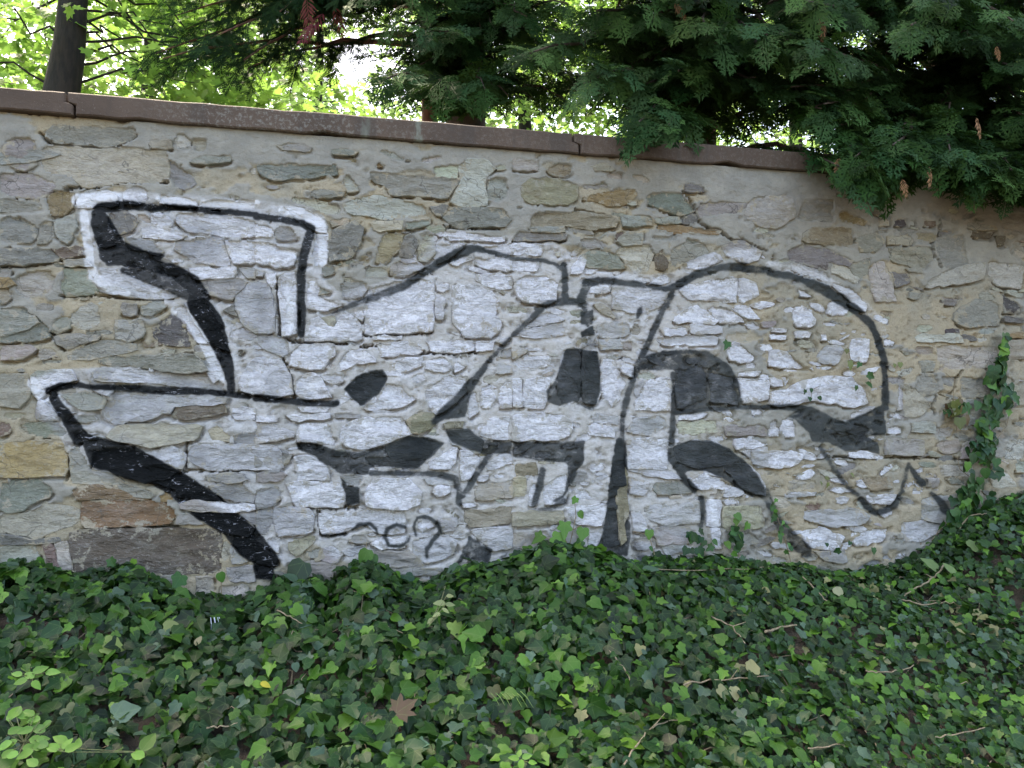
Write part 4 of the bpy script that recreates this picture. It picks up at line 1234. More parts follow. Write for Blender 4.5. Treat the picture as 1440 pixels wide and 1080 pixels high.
sprig('ivy_tuft', 'ivy shoot', 'bushy tuft of small ivy leaves against the wall right of the lower loop', [[(1040, 790), (1037, 760), (1036, 735)]], cluster(1036, 752, 9, 12, 20, 9, 15, (DKG, MDG, LTG)))
sprig('ivy_tuft', 'ivy shoot', 'low ivy tuft at the foot of the thin white upright bar', [[(990, 790), (985, 765), (978, 750)]], cluster(985, 765, 13, 9, 12, 10, 16, (DKG, MDG, LTG)))
sprig('ivy_strand', 'ivy shoot', 'thin strand of tiny ivy leaves crossing the faded end of the lower loop', [[(1112, 790), (1103, 755), (1094, 730), (1087, 704)]], [(1087 + (k * 23 / 14) + rng.normal(0, 5), 704 + k * 5.2, rng.uniform(7, 12), jit(MDG if k % 3 else LTG)) for k in range(15)])
sprig('ivy_sprig', 'ivy shoot', 'half withered ivy sprig with brown twigs left of the climbing strand', [[(1346, 608), (1344, 590), (1340, 575), (1342, 535), (1330, 525)], [(1344, 590), (1326, 575)], [(1346, 605), (1362, 606)]], cluster(1345, 580, 9, 12, 16, 10, 17, (OLV, OLV, MDG, (.10, .06, .03))))
sprig('ivy_sprig', 'ivy shoot', 'tiny ivy sprig on the tall white stone inside the round outline', [[(1192, 488), (1196, 505), (1207, 512)]], [(1196, 514, 14, jit(OLV)), (1208, 513, 10, jit(MDG)), (1191, 494, 7, jit(OLV))])
sprig('ivy_sprig', 'ivy shoot', 'tiny two leaved ivy sprig just inside the round black outline', [[(1224, 545), (1225, 528)]], [(1225, 529, 12, jit(MDG)), (1223, 541, 11, jit(MDG)), (1204, 546, 8, jit(MDG))])
sprig('ivy_sprig', 'ivy shoot', 'three lobed green ivy leaf stuck to the wall above the upper loop', [[(1018, 494), (1022, 484)]], [(1022, 485, 16, jit(MDG))])
sprig('ivy_sprig', 'ivy shoot', 'scatter of tiny dark ivy leaves on the large white stone', [[(1140, 562), (1142, 548), (1152, 543)]], [(1139, 561, 8, jit(DKG)), (1141, 549, 7, jit(DKG)), (1153, 543, 7, jit(OLV)), (1132, 551, 7, jit(DKG)), (1153, 560, 7, jit(DKG))])
sprig('ivy_sprig', 'ivy shoot', 'tiny olive ivy leaves on the wall beside the faint diagonal line', [[(1160, 690), (1164, 676)]], [(1164, 673, 7, jit(OLV)), (1155, 680, 7, jit(OLV)), (1164, 682, 8, jit(OLV)), (1199, 668, 7, jit(OLV))])
sprig('ivy_sprig', 'ivy shoot', 'small olive ivy leaf pair outside the round black outline', [[(1262, 515), (1266, 512)]], [(1266, 513, 9, jit(OLV)), (1258, 514, 6, jit(OLV))])
sprig('ivy_sprig', 'ivy shoot', 'little ivy leaves below the large rounded white stone near the bank', [[(1168, 780), (1166, 768), (1176, 774)]], [(1177, 775, 10, jit(DKG)), (1163, 766, 7, jit(DKG)), (1195, 764, 7, jit(DKG)), (1229, 775, 10, jit(MDG))])

# ---------------------------------------------------------------- things lying in the ivy
def on_bed(px, py, lift=.012):              # where the line of sight meets the ivy
    d = ray(px, py); t = np.linspace(1.5, 5.2, 800); P = E + d * t[:, None]
    below = P[:, 2] < bed_z(P[:, 0], P[:, 1]) + lift
    i = np.argmax(below) if below.any() else -1
    p = P[i].copy(); p[1] = min(p[1], -.03); return p
def dry_stem(label, pts, r=.0035, side=None, name='dry_stem'):
    w = [on_bed(a, b, .035) for a, b in pts]; b = w[0]
    W = [Vector(q - b) for q in w]; fine = []
    for i in range(len(W) - 1):
        for k in range(4):
            q = W[i].lerp(W[i + 1], k / 4); fine.append(q + Vector((rng.normal(0, .002), rng.normal(0, .002), rng.normal(0, .003))))
    fine.append(W[-1])
    ps = [[(q, r * (1 - .45 * i / len(fine))) for i, q in enumerate(fine)]]
    for sp in side or []:
        i, (dx, dz) = sp; q = fine[min(i, len(fine) - 1)]; ps.append([(q, r * .7), (q + Vector((dx * .5, -.01, dz * .45)), r * .6), (q + Vector((dx, -.02, dz)), r * .35)])
    V, F = tubes(ps, 6); o = obj(name, make_mesh(name, V, F, M_STEM)); o.location = Vector(b); tag(o, label, 'twig'); return o
dry_stem('long pale dry stem lying level along the wall foot', [(895, 793), (930, 801), (985, 801), (1040, 800), (1082, 797)], .0032)
dry_stem('two pale twigs leaning down the bank under the rounded white stones', [(1113, 792), (1130, 812), (1150, 832), (1163, 845)], .004, [(5, (.05, -.07)), (2, (.06, -.03))])
dry_stem('crooked pale twig on the bank below the climbing strand', [(1328, 794), (1318, 808), (1305, 818), (1284, 828), (1272, 838)], .005, [(6, (-.05, .02))])
dry_stem('wavy pale twig running right below the crooked twig', [(1256, 838), (1280, 846), (1300, 850), (1330, 847), (1352, 852)], .004)
dry_stem('arched pale stem at the root of the climbing strand', [(1350, 744), (1358, 730), (1376, 723), (1388, 722)], .004)
dry_stem('thin forked twig rising out of the ivy at the bottom edge', [(876, 1078), (893, 1050), (908, 1030), (925, 1018), (960, 1008)], .0035, [(9, (.05, .06))])
dry_stem('short pale twig among dark leaves at the middle of the bank', [(857, 914), (868, 930), (880, 945), (887, 960)], .0035)
dry_stem('pale stem carrying withered leaves in the right part of the bank', [(962, 962), (985, 957), (1040, 954), (1075, 952), (1103, 943)], .0035, [(7, (.02, .04))])
dry_stem('pale twig right of the withered leaves', [(1217, 943), (1235, 946), (1260, 944), (1285, 935)], .0035)
dry_stem('thin reddish twig low on the right side of the bank', [(1135, 1052), (1165, 1050), (1190, 1046)], .003)
dry_stem('straight brown stem leaning at the bottom right of the bank', [(1315, 1038), (1345, 1032), (1385, 1023)], .003)
dry_stem('grey twig half hidden left of the withered leaves', [(1000, 865), (1030, 882), (1048, 905)], .0035, [(4, (.05, .02))])
dry_stem('pale broken stick poking out above the withered leaves', [(1075, 889), (1092, 884), (1120, 879)], .006)
dry_stem('thin brown twig left of the pale sprig', [(390, 858), (408, 867), (425, 877)], .003)
dry_stem('fine curved yellow stem low on the left bank', [(290, 1024), (310, 1023), (336, 1016)], .003)
def fallen(label, px, py, s, t, T, name='fallen_leaf', yaw=None, cat='leaf'):
    p = on_bed(px, py, .04); qz = project(p)[2]; a = rng.uniform(0, 6.28) if yaw is None else yaw
    M = rotmats(np.array([[rng.normal(0, .15), -.75, .65]]), np.array([[math.cos(a), 0, math.sin(a)]]))[0]
    me = make_mesh(name, T[0] * s * qz / FPX, T[1], M_DEAD, t, uv=T[2]); o = obj(name, me)
    o.matrix_basis = Matrix([[*M[r], p[r]] for r in range(3)] + [[0, 0, 0, 1]]); tag(o, label, cat); return o
fallen('brown curled maple leaf lying on the ivy near the bottom edge', 556, 1004, 36, (.115, .075, .05), MAPLE_T, yaw=.7)
fallen('pale withered leaf, topmost of the three on the dry stem', 1058, 945, 24, (.24, .225, .11), IVY_T[1], yaw=1.2)
fallen('pale withered leaf hanging lowest left on the dry stem', 1010, 968, 22, (.22, .21, .11), IVY_T[1], yaw=-1.0)
fallen('pale withered leaf hanging below the dry stem, right of its pair', 1031, 966, 20, (.26, .245, .13), IVY_T[3], yaw=-1.6)
fallen('pale yellow green leaf above the plastic shred', 230, 882, 22, (.16, .19, .075), IVY_T[3], yaw=.2)
fallen('tan dry leaf standing right of the plastic shred', 275, 908, 17, (.22, .19, .11), OVAL_T, yaw=1.4)
fallen('large light green leaf left of the plastic shred', 146, 906, 30, (.16, .21, .065), IVY_T[1], yaw=-.3)
fallen('dusty blue green big ivy leaf low on the left bank', 160, 1006, 36, (.10, .15, .105), IVY_T[1], yaw=.4)
fallen('pale leaf beside the two leaning twigs', 1176, 836, 18, (.25, .25, .15), IVY_T[3], yaw=1.0)
fallen('light green leaf beside the climbing strand, left of its twin', 1316, 800, 24, (.14, .20, .08), IVY_T[1], yaw=2.0)
fallen('light green leaf beside the climbing strand, right twin', 1340, 806, 20, (.15, .21, .085), IVY_T[3], yaw=1.6)
fallen('pale leaf fallen on the ivy directly above the pair of light twins', 1365, 770, 22, (.13, .18, .07), IVY_T[1], yaw=.5)
fallen('bright yellow green leaf at the middle of the bank', 787, 984, 22, (.22, .36, .05), IVY_T[0], yaw=-.6)
fallen('yellow green leaf hanging under the pale sprig', 637, 876, 26, (.19, .27, .07), IVY_T[1], yaw=-1.4)
# pale sprig, weeds, plastic
def weed(name, label, cat, stem_px, leaves, T=OVAL_T, key='oval', mat=M_WEED):
    b = on_bed(*stem_px[0], .0); t = empty(name, tuple(b), label, cat); t.location = Vector(b)
    w = [b] + [on_bed(px, py, .06 + .02 * k) for k, (px, py) in enumerate(stem_px[1:])]
    ps = [[(Vector(q - b), .003 - .0004 * min(i, 4)) for i, q in enumerate(w)]]
    for px, py, s, a, tn in leaves:
        p = on_bed(px, py, .075 + rng.uniform(0, .03)); qz = project(p)[2]
        M = rotmats(np.array([[rng.normal(0, .2), -.7, .75]]), np.array([[math.cos(a), -.2, math.sin(a)]]))[0]
        sz = s * qz / FPX; place_leaf('leaf', T, key, tn, mat, p - M[:, 1] * sz * .4, M, sz, t)
        ps.append([(Vector(w[-1] - b), .0016), (Vector(p - M[:, 1] * sz * .4 - b), .0012)])
    V, F = tubes(ps, 5); obj('stem', make_mesh('stem', V, F, M_GSTEM), t); return t
PAL = (.12, .25, .035)
wl_ = []
for cx_, cy_ in ((20, 1005), (45, 1030), (15, 1040), (60, 1018), (30, 1062), (70, 1050), (8, 1062), (40, 1003), (55, 1046), (95, 1050)):
    for k in range(3): wl_.append((cx_ + rng.normal(0, 7), cy_ + rng.normal(0, 6), rng.uniform(17, 25), rng.uniform(-.5, 3.6), jit(PAL)))
weed('leafy_weed', 'bright pale green leafy weed at the bottom left corner of the ivy', 'weed', [(30, 1075), (34, 1045)], wl_)
weed('leafy_weed', 'small bright green weed on the ivy above the corner weed', 'weed', [(45, 960), (47, 950)], [(30, 958, 20, 3.0, jit(PAL)), (55, 942, 22, .9, jit(PAL)), (72, 945, 20, .2, jit(PAL)), (42, 950, 20, 2.2, jit(PAL)), (50, 962, 18, -.8, jit(PAL)), (25, 948, 16, 2.5, jit(PAL))])
weed('leafy_weed', 'little yellow green seedling at the bottom edge near mid picture', 'weed', [(735, 1075), (733, 1068)], [(724, 1066, 16, 2.6, jit(PAL)), (740, 1064, 16, .6, jit(PAL)), (733, 1074, 16, -1.5, jit(PAL)), (748, 1072, 13, .0, jit(PAL)), (730, 1060, 13, 1.6, jit(PAL))])
weed('leafy_weed', 'young bright green pair of leaves on the left bank below the plastic shred', 'weed', [(355, 972), (357, 962)], [(350, 958, 22, 1.8, jit(LTG)), (362, 962, 22, .4, jit(PAL)), (372, 962, 16, -.4, np.array((.45, .38, .03)))])
weed('leafy_weed', 'light green weed with two long leaves at the lower left', 'weed', [(205, 1070), (203, 1058)], [(195, 1062, 24, 2.4, jit(PAL)), (207, 1045, 34, 1.2, jit(LTG)), (85, 1052, 18, 1.9, jit(PAL)), (110, 1046, 18, 1.2, jit(PAL))])
weed('pale_sprig', 'limp yellowish sprig with small leaves hanging over the bank edge', 'weed', [(628, 812), (622, 840), (612, 862), (603, 880)], [(620, 848, 18, 2.9, jit((.26, .29, .12))), (632, 850, 14, .2, jit((.26, .29, .12))), (615, 864, 12, 3.4, jit((.26, .29, .12))), (606, 872, 12, -2.4, jit((.26, .29, .12))), (626, 858, 12, -.4, jit((.26, .29, .12))), (632, 838, 12, .5, jit((.26, .29, .12)))])
def plastic():
    n = NT('thin_plastic'); return n.set(Base_Color=(.50, .54, .60, 1), Roughness=.3)
b = on_bed(302, 868, .05); V = []; F = []
for k, (dx, L, wd) in enumerate(((-.016, .045, .0025), (-.002, .07, .004), (.011, .05, .002), (.016, .06, .0025))):
    b0 = len(V); tp = b + np.array([dx, 0, 0]); bt = tp + np.array([.006 + .007 * k * (1 if k % 2 else .3), -.025, -L])
    for q, s in ((tp, -1), (tp, 1), ((tp + bt) / 2 + np.array([.004, -.012, 0]), 1), ((tp + bt) / 2 + np.array([.004, -.012, 0]), -1), (bt, 1), (bt, -1)): V.append(q + np.array([s * wd / 2, s * .002, 0]) - b)
    F += [[b0, b0 + 1, b0 + 2, b0 + 3], [b0 + 3, b0 + 2, b0 + 4, b0 + 5]]
o = obj('plastic_shred', make_mesh('plastic_shred', np.array(V), F, plastic())); o.location = Vector(b); tag(o, 'torn white plastic shred caught in the ivy on the left bank', 'litter')
gp = []
gb = on_bed(700, 985, .0)
for k in range(7):
    a0 = on_bed(690 + k * 7, 975 - k * .5, .05) - gb; a1 = on_bed(702 + k * 8, 992 + k * .6, .05) - gb; gp.append([(Vector(a0), .0016), (Vector((a0 + a1) / 2 + (0, 0, .008)), .0018), (Vector(a1), .0006)])
V, F = tubes(gp, 4); M_GRASS = simple('grass_blade', (.16, .24, .05), (.10, .17, .04), 40)
o = obj('grass_tuft', make_mesh('grass_tuft', V, F, M_GRASS)); o.location = Vector(gb); tag(o, 'few bent grass blades lying over the ivy below the wall middle', 'grass tuft')
# ---------------------------------------------------------------- trees behind the wall
M_THUJA = leaf_material('thuja_spray', False, .65, .15, (.09, .20, .03), .5, .07)
M_MAPLE = leaf_material('broad_leaf', False, .45, .62, (.26, .45, .09), .75, .25)
M_FAR = leaf_material('far_leaf', False, .5, .62, (.32, .50, .16), .75, .15)
M_NEEDLE = leaf_material('needle_twig', False, .7, .05, (.06, .1, .03), .5, .0)
def quads(lst):
    V = []; F = []
    for a, b, w in lst:                                     # a thin lozenge from a to b
        a = np.array(a, float); b = np.array(b, float); d = b - a; s = np.array([-d[1], d[0]]); s = s / (np.linalg.norm(s) + 1e-9) * w / 2; m = a + d * .42; k = len(V)
        V += [a, m - s, b, m + s]; F.append((k, k + 1, k + 2, k + 3))
    return np.array(V), np.array(F)
def spray_template(seed, fine=True):
    r = np.random.default_rng(seed); L = [((0, 0), (0, 1.0), .03)]
    n = 8 if fine else 8
    for i in range(n):
        t = .06 + .86 * i / n + r.normal(0, .012)
        for sd in (-1, 1):
            ln = .46 * (1 - t) ** .75 * r.uniform(.75, 1.15) * (.55 + .45 * min(1, t / .18)) + .03; a = r.uniform(.62, .86) * (1 - .25 * t)
            p0 = np.array((0, t + .02 * sd)); d = np.array((sd * math.sin(a), math.cos(a))); p1 = p0 + d * ln
            L.append((p0, p1, .036 if fine else .065))
            if fine:
                m = max(1, int(ln / .10))
                for j in range(m):
                    u = (j + .7) / (m + .5)
                    for s2 in (-1, 1):
                        a2 = a * sd + s2 * .70; l2 = .145 * (1 - u * .55) * r.uniform(.7, 1.2)
                        q = p0 + (p1 - p0) * u; L.append((q, q + np.array((math.sin(a2), math.cos(a2))) * l2, .040))
    V, F = quads(L); z = -.22 * V[:, 1] ** 2 - .35 * V[:, 0] ** 2 + .02 * np.sin(V[:, 1] * 23)
    return np.column_stack([V, z]), F
SPRAY_F = [spray_template(k) for k in range(4)]; SPRAY_C = [spray_template(k + 10, False) for k in range(2)]
def th_tint(n): 
    b = np.array([(.010, .028, .007), (.021, .054, .013), (.046, .096, .026), (.030, .068, .026)])
    return b[rng.choice(4, n)] * rng.uniform(.7, 1.3, (n, 1))
def curve_pts(a, b, sag, n=8, wob=.03):
    a = np.array(a, float); b = np.array(b, float); out = []
    for i in range(n + 1):
        t = i / n; p = a + (b - a) * t; p[2] += sag * 4 * t * (1 - t); p += rng.normal(0, wob, 3) * (t * (1 - t) * 4); out.append(p)
    return out
def trunk_path(pts, r0, r1): 
    n = len(pts); return [(Vector(p), r0 + (r1 - r0) * i / (n - 1)) for i, p in enumerate(pts)]
def conifer(label, base, top_z, r0, tips, spray=(.22, .36), per=.068, singles=240, bark=None, lean=(0, 0), dead=(), deadcol=(.30, .15, .065), deadlabel='withered orange brown spray', templates=None, coarse=None, mat=None, tintf=th_tint, hang=.55, name='thuja_tree', cat='conifer tree'):
    t = empty(name, base, label, cat); B = np.array(base, float)
    tp = [B + (0, 0, -.1)] + [B + np.array([lean[0] * k / 6 + rng.normal(0, .02), lean[1] * k / 6 + rng.normal(0, .02), (top_z - B[2]) * k / 6]) for k in range(1, 7)]
    V, F = tubes([trunk_path([p - B for p in tp], r0, .03)], 14); obj('trunk', make_mesh('trunk', V, F, bark or M_TBARK, smooth=True), t)
    pos = []; nr = []; fw = []; sz = []; limb = []
    for tip, rise in tips:
        tip = np.array(tip, float); zt = min(top_z - .2, tip[2] + rise); kx = (zt - B[2]) / (top_z - B[2]); root = B + np.array([lean[0] * kx, lean[1] * kx, zt - B[2]])
        pts = curve_pts(root, tip, .10 + .05 * rng.random(), 9); L = np.linalg.norm(tip - root)
        limb.append([(Vector(p - B), .022 * (1 - .85 * i / 9) * min(1.3, .4 + L / 2)) for i, p in enumerate(pts)])
        k = max(5, int(L / per)); pts = np.array(pts)
        for i in range(k):
            u = .22 + .78 * (i + rng.random()) / k; f = u * 9; i0 = min(8, int(f)); p = pts[i0] + (pts[i0 + 1] - pts[i0]) * (f - i0); d = pts[i0 + 1] - pts[i0]; d /= np.linalg.norm(d)
            sd = 1 if i % 2 else -1; side = np.cross(d, (0, 0, 1)); side /= np.linalg.norm(side) + 1e-9
            if u > .94: sd *= .25
            pos.append(p + rng.normal(0, .02, 3)); fw.append(d * .75 + side * sd * rng.uniform(.4, .95) + np.array([0, 0, -hang * rng.uniform(.4, 1.5)]))
            nr.append(np.array([rng.normal(0, .35), -.55 + rng.normal(0, .3), .75]))
            sz.append(rng.uniform(*spray) * (1 - .25 * max(0, u - .7)))
    V, F = tubes(limb, 5); obj('limb', make_mesh('limb', V, F, bark or M_TBARK), t)
    pos, nr, fw, sz = map(np.array, (pos, nr, fw, sz)); M = rotmats(nr, fw); tn = tintf(len(pos)); tf = templates or SPRAY_F; tc = coarse or SPRAY_C
    qx, qy, qz = project(pos); vis = (qx > -60) & (qx < PW + 60) & (qy > -120) & (qy < 340) & (qz > 0)
    sc = np.where(vis, sz / np.maximum(qz, .1), 0); pick = np.argsort(-sc)[:singles]; pick = pick[sc[pick] > 0]; one = np.zeros(len(pos), bool); one[pick] = True
    VS = []; FS = []; TS = []; nb = 0; which = rng.integers(0, 4, len(pos))
    for k in range(len(tf)):
        m = vis & ~one & (which % len(tf) == k); 
        if m.any(): V, F = scatter(tf[k][0], tf[k][1], M[m], sz[m], pos[m] - B); VS.append(V); FS.append(F + nb); nb += len(V); TS.append(np.repeat(tn[m], len(tf[k][0]), 0))
    for k in range(len(tc)):
        m = ~vis & (which % len(tc) == k)
        if m.any(): V, F = scatter(tc[k][0], tc[k][1], M[m], sz[m], pos[m] - B); VS.append(V); FS.append(F + nb); nb += len(V); TS.append(np.repeat(tn[m], len(tc[k][0]), 0))
    if VS:
        o = obj('crown', make_mesh('crown', np.concatenate(VS), np.concatenate(FS), mat or M_THUJA, np.concatenate(TS)), t); o['kind'] = 'stuff'
    for i in pick:
        k = which[i] % len(tf); place_spray('spray', tf[k], ('s', k, id(tf)), tn[i], mat or M_THUJA, pos[i], M[i], sz[i], t)
    for px, py, s, Y in dead:
        p = at(px, py, Y); qd = project(p)[2]; Md = rotmats(np.array([[rng.normal(0, .2), -1, .3]]), np.array([[rng.normal(0, .3), 0, -1]]))[0]
        place_spray('dead_spray', SPRAY_C[0], ('d', 0, 0), np.array(deadcol) * rng.uniform(.8, 1.1), M_DEADSPRAY if deadcol[0] > .25 else M_NEEDLE, p, Md * np.array([[.8, 1, 1]]), s * qd / FPX, t)['label'] = deadlabel
    return t
M_DEADSPRAY = simple('dead_spray', (.32, .165, .075), (.20, .095, .04), 60)
SPM = {}
def place_spray(name, T, key, tn, mat, p, M, s, parent):
    kk = (key, tuple(np.round(quant(tn), 3)), mat.name)
    if kk not in SPM: SPM[kk] = make_mesh(name, T[0], T[1], mat, quant(tn))
    o = bpy.data.objects.new(name, SPM[kk]); o.parent = parent
    o.matrix_basis = Matrix.Translation(-parent.location) @ Matrix([[*(M[r] * s), p[r]] for r in range(3)] + [[0, 0, 0, 1]]); col.objects.link(o); return o
FLOOR = .62
def base_at(px, Y): p = at(px, 170, Y); return (float(p[0]), float(Y), FLOOR)
# -- thujas: boughs aimed at where the photograph shows their tips
def low(px): return np.interp(px, [460, 560, 620, 690, 740, 790, 850, 880, 905, 940, 965, 1000, 1040, 1075, 1120, 1165, 1188, 1205, 1260, 1320, 1400, 1460, 1600], [120, 155, 165, 150, 160, 158, 160, 152, 168, 172, 138, 142, 166, 148, 172, 176, 222, 270, 248, 252, 276, 290, 290])
def tips_in(n, x0, x1, y0, Y0, Y1, edge=.35, rise=(.3, .9), hole=None):
    out = []
    while len(out) < n:
        px = rng.uniform(x0, x1); lo = low(px); py = lo - 18 - rng.random() * 30 if rng.random() < edge else rng.uniform(y0, lo - 25)
        if hole and any((px - hx) ** 2 / rx ** 2 + (py - hy) ** 2 / ry ** 2 < 1 for hx, hy, rx, ry in hole): continue
        Y = rng.uniform(Y0, Y1)
        if py > 150: Y = min(Y, rng.uniform(-.32, .15)) if px > 840 else max(Y, .55)
        p = at(px, py, Y)
        if p[2] < COPE_T + .04 and -.12 < p[1] < .52: p = at(px, py, -.2)
        out.append((p, rng.uniform(*rise)))
    return out
def high(n, px, Y, z0=5.0, z1=7.7):
    b = base_at(px, Y); out = []
    for _ in range(n):
        z = rng.uniform(z0, z1); r = 1.9 * (1.05 - (z - 3.5) / 5.2) * rng.uniform(.6, 1.1) + .2; a = rng.uniform(0, 6.283); out.append((np.array([b[0] + r * math.cos(a), b[1] + r * math.sin(a), z]), rng.uniform(.3, .8)))
    return out
GAPS_L = [(500, 85, 34, 44), (735, 112, 36, 20), (500, 135, 14, 12)]
GAPS_R = [(770, 128, 32, 30), (835, 165, 26, 16), (935, 150, 50, 30), (870, 90, 18, 14), (1110, 150, 20, 14), (1170, 212, 26, 10), (1290, 58, 20, 12), (1310, 95, 22, 10), (1085, 58, 14, 10), (1350, 35, 10, 10), (1345, 62, 24, 8)]
conifer('dark thuja tree with a thick brown trunk left of the coping joint', base_at(655, 1.9), 8.0, .25, tips_in(75, 470, 800, -190, .5, 1.9, .28, (.3, .9), GAPS_L) + high(70, 655, 1.9), bark=M_TBARK, lean=(.05, .1))
conifer('dark thuja tree whose drooping sprays first hang over the coping', base_at(985, 1.55), 8.0, .17, tips_in(105, 740, 1180, -200, -.3, 1.3, .34, (.35, 1.0), GAPS_R) + [(at(px_, py_, Y_), .7) for px_, py_, Y_ in ((898, 172, -.18), (915, 182, -.22), (940, 176, -.2), (1195, 240, -.3))] + high(70, 985, 1.55), dead=[(948, 4, 34, .1), (1154, 22, 46, -.1)])
conifer('dense dark thuja tree hanging over the right end of the wall', base_at(1330, 1.5), 8.0, .18, tips_in(185, 1110, 1560, -200, -.38, 1.2, .34, (.35, 1.0), GAPS_R) + high(70, 1330, 1.5),
        dead=[(1268, 252, 30, -.36), (1306, 234, 34, -.36), (1372, 165, 34, -.4), (1180, 222, 26, -.2), (1400, 65, 24, -.2)])
# -- spruce with dark hanging twigs, upper left
def twig_template(seed):
    r = np.random.default_rng(seed); L = [((0, 0), (0, 1), .02)]
    for i in range(26):
        t = .03 + .95 * i / 26
        for sd in (-1, 1): a = r.uniform(.5, .95); ln = r.uniform(.07, .15) * (1 - .4 * t); L.append(((0, t), (sd * math.sin(a) * ln, t + math.cos(a) * ln), .020))
    for i in range(6):
        t = .15 + .12 * i; sd = 1 if i % 2 else -1; a = .75; ln = .34 * (1 - .5 * t); q = np.array((sd * math.sin(a), math.cos(a)))
        L.append(((0, t), np.array((0, t)) + q * ln, .02))
        for j in range(7):
            for s2 in (-1, 1): p = np.array((0, t)) + q * ln * (j + .5) / 7; a2 = sd * a + s2 * .75; L.append((p, p + np.array((math.sin(a2), math.cos(a2))) * .08, .020))
    V, F = quads(L); return np.column_stack([V, -.35 * V[:, 1] ** 2]), F
TWIG = [twig_template(k) for k in range(3)]
def sp_tint(n): return np.array([(.010, .022, .011)]) * rng.uniform(.7, 1.5, (n, 1))
st = []
for _ in range(70):
    if rng.random() < .42: px, py = rng.uniform(215, 350), rng.uniform(-120, 100)
    else: px, py = rng.uniform(370, 535), rng.uniform(-140, 40)
    if px > 455 and py > 15: continue
    if px > 300 and py > 40 and px > 350: continue
    st.append((at(px, py, rng.uniform(1.5, 2.6)), rng.uniform(.7, 1.5)))
conifer('spruce tree with dark twigs hanging before the bright leaves left of the sky gap', base_at(600, 3.0), 11.0, .09, st, spray=(.30, .50), per=.10, singles=120, templates=TWIG, coarse=TWIG[:1], mat=M_NEEDLE, tintf=sp_tint, hang=1.1, dead=[(432, -5, 60, 1.5), (455, 18, 56, 1.5), (444, 32, 44, 1.4), (470, 10, 50, 1.6)], deadcol=(.13, .035, .04), deadlabel='reddish brown dying twig', name='spruce_tree',
        bark=simple('red_bark', (.16, .07, .05), (.09, .045, .035), 30, .9, .01, (1, 1, .3)))
# -- broadleaf trees
def br_tint(n, c): return np.array([c]) * rng.uniform(.65, 1.4, (n, 1)) * (1 + rng.normal(0, .08, (n, 3)))
def broadleaf(label, base, trunk, r0, clusters, leaf, per, rad, c, singles=0, mat=None, bark=None, name='broadleaf_tree', T=MAPLE_T, cat='tree'):
    t = empty(name, base, label, cat); B = np.array(base, float)
    V, F = tubes([trunk_path([np.array(p) - B for p in trunk], r0, r0 * .45)], 16); obj('trunk', make_mesh('trunk', V, F, bark or M_BARK, smooth=True), t)
    P = []; limbs = []
    TP = np.array(trunk)
    for q in clusters:
        q = np.array(q, float); zt = min(TP[-1, 2] - .1, q[2] + rng.uniform(-.4, .9)); zt = max(zt, TP[1, 2]); root = np.array([np.interp(zt, TP[:, 2], TP[:, k]) for k in range(3)])
        pts = curve_pts(root, q, .15, 7, .06); limbs.append([(Vector(p - B), .013 * (1 - .85 * i / 7)) for i, p in enumerate(pts)])
        m = rng.normal(0, 1, (per, 3)) * np.array([rad, rad, rad * .55]); m[:, 2] -= .15 * np.hypot(m[:, 0], m[:, 1]); P.append(q + m)
    V, F = tubes(limbs, 5); obj('limb', make_mesh('limb', V, F, bark or M_BARK), t)
    P = np.concatenate(P); n = len(P); nr = np.array([0, -.1, .8]) + rng.normal(0, .42, (n, 3)); f = np.array([0, -.15, -.45]) + rng.normal(0, .65, (n, 3)); M = rotmats(nr, f); s = rng.uniform(*leaf, n); tn = br_tint(n, c)
    qx, qy, qz = project(P); ok = ~(((qx - 497) ** 2 / 27 ** 2 + (qy - 85) ** 2 / 36 ** 2) < rng.uniform(.3, 1.5, len(P)))
    P, M, s, tn, qx, qy, qz = P[ok], M[ok], s[ok], tn[ok], qx[ok], qy[ok], qz[ok]
    vis = (qx > 5) & (qx < PW - 5) & (qy > 8) & (qy < 175); sc = np.where(vis, s / qz, 0); pick = np.argsort(-sc)[:singles]; pick = pick[sc[pick] > 0]; rest = np.ones(len(P), bool); rest[pick] = False
    V, F = scatter(T[0], T[1], M[rest], s[rest], P[rest] - B); o = obj('crown', make_mesh('crown', V, F, mat or M_MAPLE, np.repeat(tn[rest], len(T[0]), 0)), t); o['kind'] = 'stuff'
    for i in pick: place_leaf('leaf', T, ('m', id(T)), np.round(tn[i] * 40) / 40 + .004, mat or M_MAPLE, P[i], M[i], s[i], t)
    return t
LEAF_S = leaf_template([(0, 0), (.28, .02), (.42, .34), (.20, .60), (0, 1.02)], .35, .2, .15)
def cl(n, x0, x1, y0, y1, Y0, Y1, hole=((497, 85, 44, 52),)):
    out = []
    while len(out) < n:
        px, py = rng.uniform(x0, x1), rng.uniform(y0, y1)
        if any((px - a) ** 2 / c ** 2 + (py - b) ** 2 / d ** 2 < 1 for a, b, c, d in hole): continue
        out.append(at(px, py, rng.uniform(Y0, Y1)))
    return out
tb = at(86, 135, 3.2); tt = at(103, 0, 3.2); dz = (tb[2] - FLOOR)
slope = (tt - tb) / (tt[2] - tb[2])
trunk = [np.array(tb - slope * dz * .5) * (1, 1, 0) + (0, 0, FLOOR - .1), tb - slope * .4, tb, (tb + tt) / 2 + (.015, 0, 0), tt, tt + slope * 2 + (.1, 0, 0), tt + slope * 4]
broadleaf('maple tree with dark leaning trunk above the left coping', (float(trunk[0][0]), 3.2, FLOOR), trunk, .17, cl(30, 120, 480, -120, 150, 3.3, 4.9) + cl(12, -120, 75, -120, 140, 3.0, 5.0), (.075, .12), 80, .36, (.070, .145, .026), singles=300, name='maple_tree')
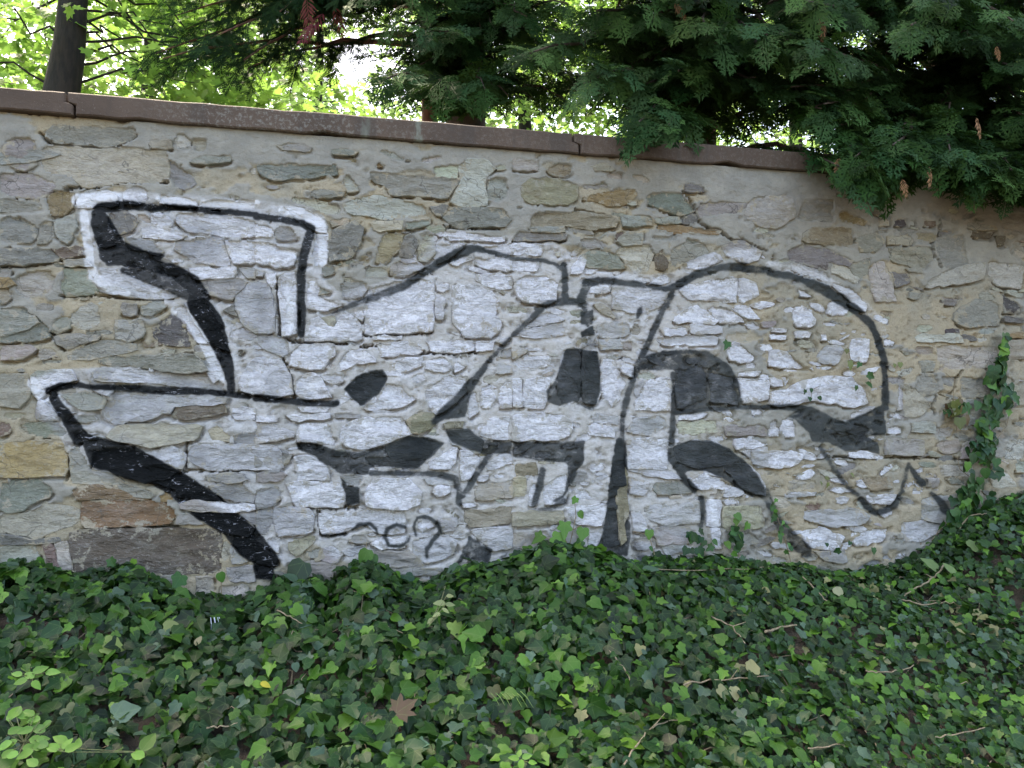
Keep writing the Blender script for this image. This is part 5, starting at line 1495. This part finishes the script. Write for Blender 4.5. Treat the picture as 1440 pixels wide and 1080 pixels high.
def plain_trunk(px, Y, h, lean=0.): b = base_at(px, Y); return b, [np.array(b) + (0, 0, -.1), np.array(b) + (lean * .3, 0, h * .4), np.array(b) + (lean * .7, .05, h * .75), np.array(b) + (lean, 0, h)]
for label, px, Y, h, n, x0, x1, y0, y1, leaf, c, r in (
    ('pale leafy tree far behind the leaning trunk', 200, 9, 12, 46, -150, 420, -160, 165, (.085, .135), (.075, .135, .030), .15),
    ('pale feathery tree standing far behind the sky gap', 440, 12, 13, 40, 300, 520, -40, 190, (.08, .13), (.085, .130, .050), .11),
    ('bright leafy tree seen through the gap right of the thick thuja trunk', 745, 8, 12, 46, 540, 800, -150, 200, (.085, .135), (.070, .130, .025), .13),
    ('slim dark stemmed leafy tree behind the first overhanging sprays', 897, 5.5, 10, 44, 790, 1010, -140, 215, (.08, .125), (.070, .135, .022), .11),
    ('leafy tree mostly hidden behind the middle of the overhanging thujas', 1120, 8.5, 12, 44, 980, 1270, -150, 230, (.085, .135), (.060, .115, .024), .14),
    ('leafy tree mostly hidden behind the thuja at the right end', 1370, 9, 12, 44, 1230, 1560, -150, 240, (.085, .135), (.055, .105, .024), .14)):
    b, tk = plain_trunk(px, Y, h, rng.uniform(-.2, .2))
    broadleaf(label, b, tk, r, cl(n, x0, x1, y0, y1, Y - 1.2, Y + 1.6), leaf, 130, .55, c, T=LEAF_S, mat=M_FAR if Y > 7 else M_MAPLE)
# far wood: one mass of leaves on ground-based stems
P = []
for k in range(760):
    px, py = rng.uniform(-1000, 2200), rng.uniform(-60, 330)
    if (px - 500) ** 2 / 42 ** 2 + (py - 82) ** 2 / 46 ** 2 < 1: continue
    q = at(px, py, rng.uniform(15, 22)); P.append(q + rng.normal(0, 1, (52, 3)) * np.array([.8, .8, .6]))
P = np.concatenate(P); qx, qy, qz = project(P); P = P[~(((qx - 497) ** 2 / 28 ** 2 + (qy - 85) ** 2 / 36 ** 2) < rng.uniform(.3, 1.5, len(P)))]
n = len(P); M = rotmats(np.array([0, -.1, .8]) + rng.normal(0, .45, (n, 3)), rng.normal(0, 1, (n, 3)))
V, F = scatter(LEAF_S[0], LEAF_S[1], M, rng.uniform(.15, .25, n), P)
stems = []
for k in range(70):
    b = at(rng.uniform(-1000, 2200), 160, rng.uniform(15, 22)); h = rng.uniform(6, 11); b[2] = FLOOR - .1; stems.append([(Vector(b), .14), (Vector(b + (rng.normal(0, .2), 0, h * .5)), .10), (Vector(b + (rng.normal(0, .4), 0, h)), .03)])
wood = make_mesh('far_wood', V, F, M_FAR, br_tint(n, (.080, .130, .035)).repeat(len(LEAF_S[0]), 0))
o = obj('far_wood', wood); tag(o, 'bright mass of distant woodland leaves behind all the trees', 'woodland', kind='stuff')
V, F = tubes(stems, 6); so = obj('trunk', make_mesh('trunk', V, F, M_BARK), o); so['kind'] = 'stuff'
